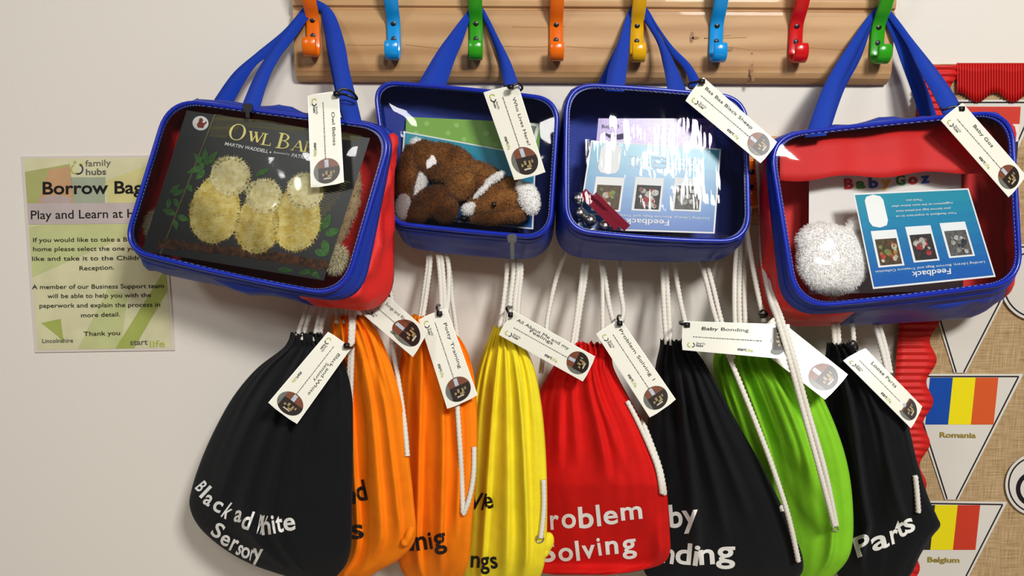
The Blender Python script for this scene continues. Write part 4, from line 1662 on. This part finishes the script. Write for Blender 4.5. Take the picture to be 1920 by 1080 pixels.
orange1 = sack('orange drawstring sack tucked against the black sack nearest the poster', M['c_orange'],
               [(592, 624, 684, .070, .095, .014), (612, 622, 700, .068, .100, .016), (640, 620, 716, .060, .112, .020), (690, 620, 735, .052, .128, .024), (760, 620, 754, .046, .140, .027),
                (850, 620, 766, .046, .148, .028), (940, 620, 776, .046, .150, .028), (1008, 620, 779, .046, .148, .026), (1046, 620, 752, .048, .135, .022), (1074, 618, 704, .068, .110, .014), (1092, 634, 676, .075, .095, .006)],
               [(0.60, 0.55, 0.10, .010, 640, 1040), (0.34, 0.25, 0.05, .012, 600, 1060), (0.83, 0.72, 0.06, .006, 700, 1000)], 2, pleats=10)
sack_text(orange1, [('n', (640, 944), (667, 944), 38), ('d', (671, 940), (690, 936), 40), ('s', (659, 1011), (683, 1008), 40)], M['ink'], split=2)
orange2 = sack('orange drawstring sack beside the yellow sack, lettering ending in ning', M['c_orange'],
               [(593, 778, 806, .080, .100, .010), (604, 768, 830, .078, .105, .014), (640, 758, 866, .072, .118, .020), (690, 750, 886, .066, .130, .024), (760, 744, 894, .062, .140, .027),
                (850, 740, 895, .060, .148, .028), (930, 740, 890, .060, .150, .028), (1000, 740, 884, .060, .148, .026), (1050, 746, 879, .064, .140, .022), (1082, 762, 866, .072, .128, .013), (1100, 792, 846, .080, .112, .006)],
               [(0.30, 0.30, 0.07, .010, 640, 1060), (0.62, 0.55, 0.08, .012, 640, 1050), (0.82, 0.75, 0.05, .008, 700, 980)], 3, pleats=11)
sack_text(orange2, [('n', (748, 1030), (776, 1032), 38), ('n', (781, 1032), (802, 1029), 38), ('i', (806, 1029), (812, 1028), 34), ('g', (814, 1028), (838, 1024), 40)], M['ink'])
yellow = sack('yellow drawstring sack, the only yellow one', M['c_yellow'],
              [(614, 927, 948, .082, .098, .010), (630, 920, 964, .080, .102, .014), (652, 910, 984, .075, .110, .018), (700, 894, 1004, .068, .126, .023), (780, 880, 1018, .062, .140, .027),
               (880, 872, 1025, .060, .148, .028), (980, 868, 1026, .060, .150, .028), (1050, 866, 1022, .060, .148, .025), (1090, 870, 1008, .065, .138, .018), (1115, 900, 980, .080, .120, .008)],
              [(0.24, 0.35, 0.06, .009, 650, 1080), (0.55, 0.5, 0.09, .010, 650, 1080), (0.80, 0.66, 0.07, .012, 660, 1080)], 4, pleats=11)
sack_text(yellow, [('l', (874, 952), (878, 952), 32), ('V', (878, 952), (902, 956), 33), ('l', (902, 955), (906, 956), 32), ('e', (910, 954), (926, 951), 33), ('n', (882, 1063), (899, 1064), 33), ('g', (901, 1066), (918, 1065), 33), ('s', (921, 1066), (934, 1064), 33)], M['ink'], split=4)
red = sack('red drawstring sack lettered Problem Solving in white', M['c_red'],
           [(643, 1066, 1138, .085, .110, .012), (660, 1060, 1146, .082, .112, .015), (690, 1036, 1150, .078, .120, .020), (740, 1010, 1176, .070, .134, .025), (800, 998, 1210, .068, .150, .028),
            (860, 990, 1236, .072, .160, .029), (900, 987, 1247, .074, .166, .029), (925, 986, 1251, .070, .162, .029), (1000, 984, 1256, .055, .142, .025), (1036, 985, 1256, .052, .134, .020), (1058, 990, 1240, .052, .126, .015), (1072, 1010, 1190, .078, .128, .008), (1078, 1040, 1140, .086, .116, .004)],
           [(0.35, 0.4, 0.06, .007, 670, 850), (0.58, 0.6, 0.06, .010, 670, 880), (0.75, 0.68, 0.06, .008, 680, 860), (0.2, 0.28, 0.06, .007, 690, 860), (0.94, 0.9, 0.05, .010, 990, 1060)], 5)
k = .25
sack_text(red, [(c, (1000 + a * k, 880 + b * k), (1000 + d * k, 880 + e * k), cap) for c, a, b, d, e, cap in
                (('P', 18, 456, 104, 452, 40), ('r', 130, 450, 196, 446, 40), ('o', 214, 440, 322, 435, 40), ('b', 344, 440, 456, 432, 41), ('l', 480, 424, 510, 421, 41), ('e', 530, 413, 638, 404, 38), ('m', 660, 382, 820, 366, 36),
                 ('S', 60, 694, 170, 686, 38), ('o', 190, 687, 300, 682, 37), ('l', 324, 683, 352, 680, 38), ('v', 368, 668, 468, 660, 37), ('i', 490, 645, 516, 641, 36), ('n', 545, 637, 640, 629, 37), ('g', 668, 628, 776, 616, 38))], M['white'], split=7)
black2 = sack('black drawstring sack lettered Baby Bonding between red and lime green sacks', M['c_black'],
              [(638, 1240, 1296, .085, .103, .012), (654, 1238, 1302, .084, .106, .016), (682, 1231, 1322, .078, .116, .020), (740, 1222, 1354, .070, .132, .025), (800, 1213, 1387, .064, .142, .028),
               (870, 1207, 1427, .062, .147, .029), (940, 1204, 1462, .060, .149, .029), (1000, 1202, 1489, .060, .150, .028), (1050, 1204, 1506, .060, .148, .024), (1082, 1215, 1498, .066, .142, .016), (1104, 1260, 1450, .080, .126, .007)],
              [(0.34, 0.45, 0.06, .010, 680, 1040), (0.55, 0.58, 0.06, .009, 680, 1000), (0.75, 0.7, 0.07, .007, 700, 950)], 6)
sack_text(black2, [(c, (1000 + a * k, 880 + b * k), (1000 + d * k, 880 + e * k), cap) for c, a, b, d, e, cap in
                   (('b', 1026, 436, 1124, 428, 44), ('y', 1120, 424, 1242, 414, 44), ('n', 958, 694, 1050, 708, 40), ('d', 1062, 704, 1180, 714, 41), ('i', 1192, 716, 1234, 722, 41), ('n', 1246, 714, 1362, 706, 42), ('g', 1370, 690, 1514, 690, 43))], M['white'], split=2)
green = sack('lime green drawstring sack, the only green one', M['c_green'],
             [(652, 1345, 1478, .082, .108, .014), (680, 1338, 1500, .078, .116, .019), (720, 1344, 1529, .074, .128, .024), (780, 1362, 1559, .068, .140, .027), (850, 1382, 1584, .064, .147, .028),
              (920, 1392, 1597, .060, .150, .028), (1000, 1398, 1600, .060, .150, .027), (1048, 1402, 1590, .060, .147, .023), (1084, 1422, 1558, .068, .132, .014), (1104, 1450, 1530, .078, .118, .006)],
             [(0.33, 0.3, 0.06, .011, 660, 900), (0.58, 0.5, 0.07, .009, 660, 860), (0.82, 0.78, 0.05, .008, 930, 1070), (0.7, 0.6, 0.08, .008, 700, 900), (0.45, 0.42, 0.05, .008, 660, 840)], 7)
black3 = sack('black drawstring sack lettered Parts beside the notice board', M['c_black'],
              [(645, 1552, 1592, .085, .100, .012), (662, 1550, 1610, .084, .104, .015), (690, 1543, 1634, .080, .114, .020), (722, 1537, 1662, .074, .126, .024), (790, 1535, 1700, .066, .140, .028),
               (858, 1540, 1718, .062, .146, .029), (930, 1545, 1740, .060, .148, .027), (968, 1548, 1757, .060, .149, .024), (986, 1549, 1763, .060, .149, .023), (1006, 1551, 1748, .061, .147, .022), (1040, 1555, 1726, .064, .142, .020), (1080, 1572, 1706, .072, .130, .013), (1104, 1600, 1672, .082, .112, .006)],
              [(0.35, 0.42, 0.06, .010, 680, 1040), (0.7, 0.68, 0.10, .007, 700, 980)], 8)
kk = .4815
sack_text(black3, [(c, (1450 + a * kk, 560 + b * kk), (1450 + d * kk, 560 + e * kk), cap, sl) for c, a, b, d, e, cap, sl in
                   (('P', 328, 1008, 388, 982, 38, .12), ('a', 388, 984, 454, 962, 38, .1), ('r', 462, 956, 494, 946, 38, .1), ('t', 488, 934, 522, 916, 38, .15), ('s', 518, 916, 556, 898, 38, .1))], M['white'])

# cords: up to the lower hooks, then down the sides
cords(black1, [[(648, 385, .045), (622, 470, .046), (576, 580, .075), (556, 634, .096)], [(652, 385, .046), (628, 470, .047), (585, 580, .078), (566, 638, .100)],
               [(655, 386, .047), (634, 480, .048), (603, 580, .080), (588, 640, .106)], [(658, 386, .048), (638, 480, .05), (610, 580, .08), (597, 642, .104)]])
cords(orange1, [[(652, 384, .044), (641, 480, .045), (634, 575, .075), (632, 606, .090)], [(660, 384, .044), (650, 480, .046), (645, 575, .076), (643, 606, .092)],
                [(664, 385, .045), (660, 500, .05), (659, 575, .095), (657, 640, .112), (654, 730, .118), (651, 830, .120)], [(668, 385, .046), (664, 500, .05), (665, 575, .095), (661, 640, .112), (658, 730, .120), (655, 830, .120)],
                [(668, 386, .044), (706, 480, .050), (727, 556, .062), (733, 600, .090), (735, 645, .115)], [(672, 386, .044), (712, 480, .050), (734, 556, .060), (741, 610, .085), (739, 650, .112)],
                [(735, 645, .116), (748, 720, .132), (758, 790, .148), (764, 855, .158)]])
cords(orange2, [[(800, 385, .046), (803, 480, .048), (796, 540, .065), (787, 604, .092)], [(804, 386, .047), (807, 480, .05), (801, 540, .067), (791, 606, .096)],
                [(806, 386, .05), (820, 470, .055), (826, 530, .075), (828, 585, .110)], [(811, 386, .05), (826, 470, .055), (832, 530, .075), (834, 585, .110), (829, 598, .116)], [(814, 386, .05), (838, 480, .055), (842, 530, .075), (838, 580, .105), (828, 592, .112)],
                [(812, 385, .046), (838, 480, .05), (848, 560, .075), (856, 620, .110), (860, 660, .124)],
                [(857, 752), (862, 830), (866, 900), (868, 962)], [(889, 838), (888, 890), (880, 935), (869, 964)]])
cords(yellow, [[(950, 385, .046), (951, 490, .05), (945, 560, .07), (934, 632, .095)], [(955, 385, .047), (963, 490, .052), (957, 560, .075), (950, 618, .104)],
               [(958, 385, .047), (972, 490, .052), (966, 560, .075), (961, 626, .106)], [(962, 386, .047), (977, 490, .052), (973, 560, .075), (968, 630, .106)],
               [(1019, 900), (1020, 940), (1018, 975), (1014, 1008)]])
cords(red, [[(1098, 385, .046), (1050, 500, .05), (1030, 580, .06), (1022, 640, .075), (1014, 700, .088)], [(1102, 385, .046), (1093, 500, .052), (1083, 580, .075), (1073, 648, .096)], [(1105, 386, .046), (1100, 500, .052), (1088, 580, .075), (1078, 650, .098)],
            [(1106, 386, .047), (1128, 500, .055), (1130, 590, .08), (1131, 666, .108)], [(1109, 386, .047), (1131, 500, .055), (1142, 570, .08), (1153, 612, .100)], [(1112, 386, .046), (1157, 480, .05), (1163, 540, .07), (1169, 585, .09), (1160, 612, .108)],
            [(1176, 752), (1196, 790), (1218, 838), (1234, 880), (1241, 924)], [(1184, 752), (1204, 790), (1224, 840), (1239, 884), (1246, 926)]])
cords(black2, [[(1248, 385, .046), (1243, 500, .052), (1245, 580, .08), (1250, 646, .098)], [(1252, 386, .046), (1250, 500, .052), (1254, 580, .08), (1257, 648, .1)],
               [(1258, 386, .046), (1266, 500, .054), (1275, 560, .075), (1286, 612, .102), (1288, 648, .104)],
               [(1262, 386, .047), (1310, 480, .055), (1340, 590, .105), (1368, 670, .150), (1388, 720, .165), (1420, 800, .178), (1450, 880, .180), (1478, 968, .176), (1497, 1052, .165)],
               [(1266, 386, .047), (1322, 490, .055), (1352, 600, .105), (1374, 672, .145)],
               [(1452, 892), (1458, 915), (1464, 945), (1467, 958)]])
cords(green, [[(1398, 386, .046), (1381, 470, .052), (1377, 560, .085), (1380, 660, .104)], [(1402, 386, .046), (1390, 470, .053), (1386, 560, .087), (1390, 664, .106)], [(1406, 386, .046), (1398, 470, .053), (1396, 560, .087), (1400, 664, .108)],
              [(1397, 410, .066), (1408, 480, .085), (1420, 545, .11), (1433, 604, .130)],
              [(1420, 292, .040), (1427, 400, .055), (1429, 480, .085), (1444, 560, .135), (1458, 600, .170), (1478, 668, .192), (1503, 760, .194), (1536, 880, .192), (1564, 985, .180)],
              [(1424, 292, .040), (1433, 400, .055), (1436, 480, .085), (1452, 560, .135), (1466, 600, .170), (1487, 668, .192), (1512, 760, .194), (1546, 880, .192), (1568, 985, .180)]])
cords(black3, [[(1550, 386, .046), (1556, 500, .052), (1562, 600, .085), (1566, 652, .096)], [(1553, 386, .046), (1560, 500, .052), (1570, 600, .085), (1574, 654, .098)], [(1558, 386, .046), (1580, 520, .052), (1598, 610, .085), (1601, 665, .1)],
               [(1562, 386, .046), (1610, 520, .05), (1637, 600, .06), (1652, 650, .09), (1664, 700, .115)], [(1566, 386, .046), (1618, 520, .05), (1645, 600, .06), (1660, 650, .09), (1670, 700, .115)],
               [(1716, 892), (1719, 920), (1721, 945), (1722, 960)]])
V, Fc = blob_mesh(wallplane(.150), [(1026, 1016, 13, 19, 14, 0, 0.008), (1022, 1034, 9, 14, 30, 0, 0.007)], 0.002)
obj('corner_tab', V, Fc, M['c_yellow'], yellow.root)
V, Fc = blob_mesh(wallplane(.156), [(768, 1002, 9, 18, 20, 0, 0.008), (760, 1016, 9, 9, 0, 0, 0.007)], 0.002)
obj('corner_tab', V, Fc, M['c_orange'], orange1.root)
grommet(yellow, 1012, 1010)
grommet(green, 1566, 992, 5)

# ------------------------------------------------------------------ laminated tags
def swing_tag(label, c, d, title, tie, title2=None, gloss=False, visible=True, curl=0.0):
    """c: start-top, end-top, end-bottom, start-bottom in reading order; d: depths of the first, second and fourth"""
    pl = Plane((*c[0], d[0]), (*c[1], d[1]), (*c[3], d[2]))
    root = empty('swing_tag', pl.pt(*c[0]), label, 'tag', 'laminated name tags')
    qq = lambda u, v: quad_px(c, u, v)

    def bend(u, v):
        return curl * math.sin(math.pi * min(1, max(0, u)))
    g = G()
    NU, NV = 14, 4
    for (m, e, h0, h1) in ((1, 0.0, -0.0005, 0.0), (0, 0.022, 0.0, 0.0003)):
        V, Fc = [], []
        eu, ev = e * 0.34, e
        for hh in (h1, h0):
            for i in range(NU + 1):
                for j in range(NV + 1):
                    u, v = eu + (1 - 2 * eu) * i / NU, ev + (1 - 2 * ev) * j / NV
                    if m == 1 and (i in (0, NU)) and (j in (0, NV)):
                        u += 0.008 if i == 0 else -0.008
                    V.append(pl.pt(*qq(u, v), hh + bend(u, v)))
        n1 = NV + 1
        tot = (NU + 1) * n1
        for i in range(NU):
            for j in range(NV):
                a = i * n1 + j
                Fc.append((a, a + n1, a + n1 + 1, a + 1))
                Fc.append((tot + a, tot + a + 1, tot + a + n1 + 1, tot + a + n1))
        for i in range(NU):
            for j in (0, NV):
                a, b = i * n1 + j, (i + 1) * n1 + j
                Fc.append((a, b, tot + b, tot + a))
        for j in range(NV):
            for i in (0, NU):
                a, b = i * n1 + j, i * n1 + j + 1
                Fc.append((a, b, tot + b, tot + a))
        g.add(V, Fc, m)
    card = g.build('card', [M['cream_gloss' if gloss else 'cream'], M['laminate']], root, False)
    # lettering
    g = G()
    L = math.hypot(c[1][0] - c[0][0], c[1][1] - c[0][1])
    Wd = math.hypot(c[3][0] - c[0][0], c[3][1] - c[0][1])

    def wr(s, u0, u1, v, cap, bold=0.0, m=0):
        pts, Fc = text2d(s, qq(u0, v), qq(u1, v), cap, bold)
        mid = bend((u0 + u1) / 2, v)
        g.add([pl.pt(x, y, 0.0008 + mid) for x, y in pts], Fc, m)
    if visible:
        n = len(title)
        w = min(0.62, n * 0.036)
        wr(title, 0.40 - w / 2, 0.40 + w / 2, 0.27, 6.3, 0.0)
        if title2:
            w = len(title2) * 0.034
            wr(title2, 0.40 - w / 2, 0.40 + w / 2, 0.385, 6.0, 0.0)
        g.build('title_lettering', [M['ink']], card, False)
        g = G()
        # line of small print, too small to read
        u = 0.10
        r = random.Random(len(title))
        while u < 0.74:
            du = r.uniform(0.008, 0.03)
            g.add([pl.pt(*qq(a, b), 0.0008 + bend(u, 0.5)) for a, b in ((u, 0.51), (u + du, 0.51), (u + du, 0.535), (u, 0.535))], [(0, 1, 2, 3)], 1)
            u += du + 0.006
        g.build('small_print', [M['ink'], M['greyink']], card, False)
        g = G()
        wr('family', 0.135, 0.22, 0.76, 4.5, 0.0, 1)
        wr('hubs', 0.135, 0.20, 0.84, 4.5, 0.02, 0)
        for (a0, a1, cu, m) in ((60, 260, 0.075, 2), (-80, 100, 0.10, 0)):
            o = []
            for rr in (0.085, 0.055):
                run = []
                for i in range(9):
                    t = math.radians(a0 + (a1 - a0) * i / 8)
                    run.append(qq(cu + rr * math.cos(t) * Wd / L, 0.80 + rr * math.sin(t)))
                o += run if rr > 0.06 else run[::-1]
            V, Fc = strip_faces(pl, o, 0.0008 + bend(0.1, 0.8))
            g.add(V, Fc, m)
        g.build('family_hubs_logo', [M['ink'], M['greyink'], M['green_ink']], card, False)
        g = G()
        wr('start', 0.52, 0.60, 0.86, 6, 0.02, 0)
        wr('life', 0.605, 0.665, 0.88, 6.6, 0.0, 2)
        g.build('start_life_logo', [M['ink'], M['greyink'], M['green_ink']], card, False)
    # round photograph of the hung bags
    g = G()
    cu = 1 - 0.47 * Wd / L
    R = 0.40

    def disc_poly(pts, h, m):
        g.add([pl.pt(*qq(cu + x * R * Wd / L, 0.5 + y * R), 0.0006 + h + bend(cu, 0.5)) for x, y in pts], [tuple(range(len(pts)))], m)
    disc_poly([(math.cos(2 * math.pi * i / 36), math.sin(2 * math.pi * i / 36)) for i in range(36)], 0, 0)

    def seg(t0, t1, n=14):
        return [(math.cos(math.radians(t0 + (t1 - t0) * i / n)), math.sin(math.radians(t0 + (t1 - t0) * i / n))) for i in range(n + 1)]
    # the picture stands upright with the hole end of the tag upwards: up = -x, left = +y
    disc_poly(seg(105, 255), 0.0001, 1)
    disc_poly([p for p in seg(40, 140)], 0.0002, 2)
    disc_poly([(-0.9, -0.16), (-0.28, -0.16), (-0.28, 0.14), (-0.9, 0.14)], 0.0003, 3)
    for (x, y, w_, h_) in ((0.0, 0.1, 0.3, 0.16), (0.05, -0.25, 0.34, 0.14), (0.18, 0.35, 0.2, 0.14), (0.35, -0.05, 0.16, 0.34), (0.02, -0.5, 0.22, 0.1)):
        disc_poly([(x, y), (x + w_, y + 0.03), (x + w_, y - h_), (x, y - h_)], 0.0004, 4)
    disc_poly([(0.12, 0.3), (0.4, 0.3), (0.4, -0.4), (0.12, -0.4)], 0.00035, 5)
    disc_poly([(0.55, 0.25), (0.66, 0.25), (0.66, -0.3), (0.55, -0.3)], 0.0004, 6)
    g.build('round_photo', TAGPIC, card, False)
    # cable tie
    w_ = [P(*p) for p in tie]
    g = G()
    g.add(*tube(w_, 0.0017, 8, n=24))
    o = w_[0]
    g.add(*box(o.x - 0.0035, o.x + 0.0035, o.y - 0.003, o.y + 0.003, o.z - 0.003, o.z + 0.003))
    g.build('cable_tie', M['black_plastic'], root)
    return root


TAGPIC = [mat('photo_' + n, c, 0.3, 0.4, mottling=0.2, mscale=300) for n, c in
          (('dark', '2C211C'), ('brick', '7A4630'), ('grey', '6E7068'), ('pale', 'B9C2CC'), ('tan', 'A08A5C'), ('black', '14100E'), ('straw', 'C8BEA4'))]


def fd(pl, x, y):
    return -pl.pt(x, y, 0).y


T1 = [(635, 170), (645, 343), (583, 353), (577, 178)]
dd = lambda pl, c, e: (fd(pl, *c[0]) + e, fd(pl, *c[1]) + e, fd(pl, *c[3]) + e)
swing_tag('cream tag lettered Owl Babies hanging in front of the owl book', T1, dd(F1, T1, .014), 'Owl Babies', [(631, 176, .155), (640, 167, .152), (656, 170, .148), (667, 180, .140), (668, 186, .128), (650, 178, .128), (634, 176, .140)])
T2 = [(971, 158), (1023, 324), (965, 339), (906, 172)]
swing_tag('cream tag lettered Who Lives Here in front of the brown soft toy bag', T2, dd(F2, T2, .015), 'Who Lives Here?', [(958, 163, .128), (972, 156, .125), (979, 166, .118), (966, 172, .100), (946, 162, .100), (954, 162, .118)])
T3 = [(1318, 144), (1458, 267), (1427, 307), (1284, 188)]
swing_tag('cream tag lettered Baa Baa Black Sheep beside the blue bag of cards', T3, (.122, .158, .128), 'Baa Baa Black Sheep', [(1316, 153, .128), (1300, 154, .118), (1290, 158, .095), (1296, 166, .070), (1312, 160, .080), (1318, 154, .115)])
T4 = [(1804, 192), (1925, 330), (1892, 371), (1763, 225)]
swing_tag('cream tag lettered Baby Goz in front of the red and blue bag', T4, dd(F4, T4, .016), 'Baby Goz', [(1802, 204, .122), (1788, 200, .120), (1768, 206, .115), (1766, 200, .085), (1792, 192, .085), (1804, 202, .112)])
swing_tag('cream tag lettered Black and White Sensory on the black sack', [(659, 652), (556, 796), (502, 756), (616, 621)], (.150, .185, .150), 'Black and White', [(650, 648, .156), (656, 652, .152), (662, 650, .135), (664, 644, .100), (654, 644, .105), (648, 647, .145)], 'Sensory')
swing_tag('cream tag ending in Rhymes, half behind the owl book bag', [(728, 556), (803, 621), (775, 670), (672, 582)], (.095, .150, .110), 'Songs and Rhymes', [(716, 566, .100), (722, 560, .100), (730, 555, .085), (724, 552, .062), (716, 560, .085)])
swing_tag('cream tag lettered Potty Training on the second orange sack', [(837, 576), (896, 742), (839, 768), (785, 598)], (.125, .168, .125), 'Potty Training', [(824, 588, .130), (819, 578, .130), (822, 572, .110), (830, 576, .098), (836, 584, .105), (828, 590, .128)])
swing_tag('cream tag lettered All About Me and my Feelings between yellow and red sacks', [(962, 582), (1117, 669), (1094, 716), (934, 627)], (.128, .150, .130), 'All About Me and my', [(957, 590, .134), (950, 580, .130), (953, 575, .110), (964, 578, .068), (968, 588, .085), (958, 592, .130)], 'Feelings')
swing_tag('cream tag lettered Problem Solving in front of the red sack', [(1163, 597), (1268, 750), (1219, 784), (1117, 625)], (.130, .178, .130), 'Problem Solving 1', [(1162, 606, .137), (1158, 598, .132), (1160, 592, .110), (1167, 594, .088), (1168, 604, .095), (1163, 608, .13)])
swing_tag('creased cream tag lettered Baby Bonding above the black and green sacks', [(1280, 602), (1482, 608), (1479, 674), (1278, 656)], (.152, .172, .171), 'Baby Bonding', [(1288, 609, .157), (1276, 607, .150), (1276, 603, .120), (1288, 604, .085), (1293, 608, .10), (1290, 611, .15)], curl=0.004, gloss=True)
swing_tag('shiny cream tag catching the light between green and black sacks', [(1452, 592), (1591, 703), (1548, 750), (1404, 640)], (.128, .177, .142), '', [(1430, 592, .128), (1424, 588, .132), (1430, 582, .125), (1438, 588, .115), (1436, 594, .122)], visible=False, gloss=True)
swing_tag('curved cream tag lettered Loose Parts on the black sack beside the notice board', [(1622, 652), (1730, 763), (1709, 804), (1580, 675)], (.130, .158, .135), 'Loose Parts', [(1603, 652, .136), (1594, 644, .135), (1592, 640, .11), (1602, 640, .095), (1606, 648, .11)], curl=0.003)
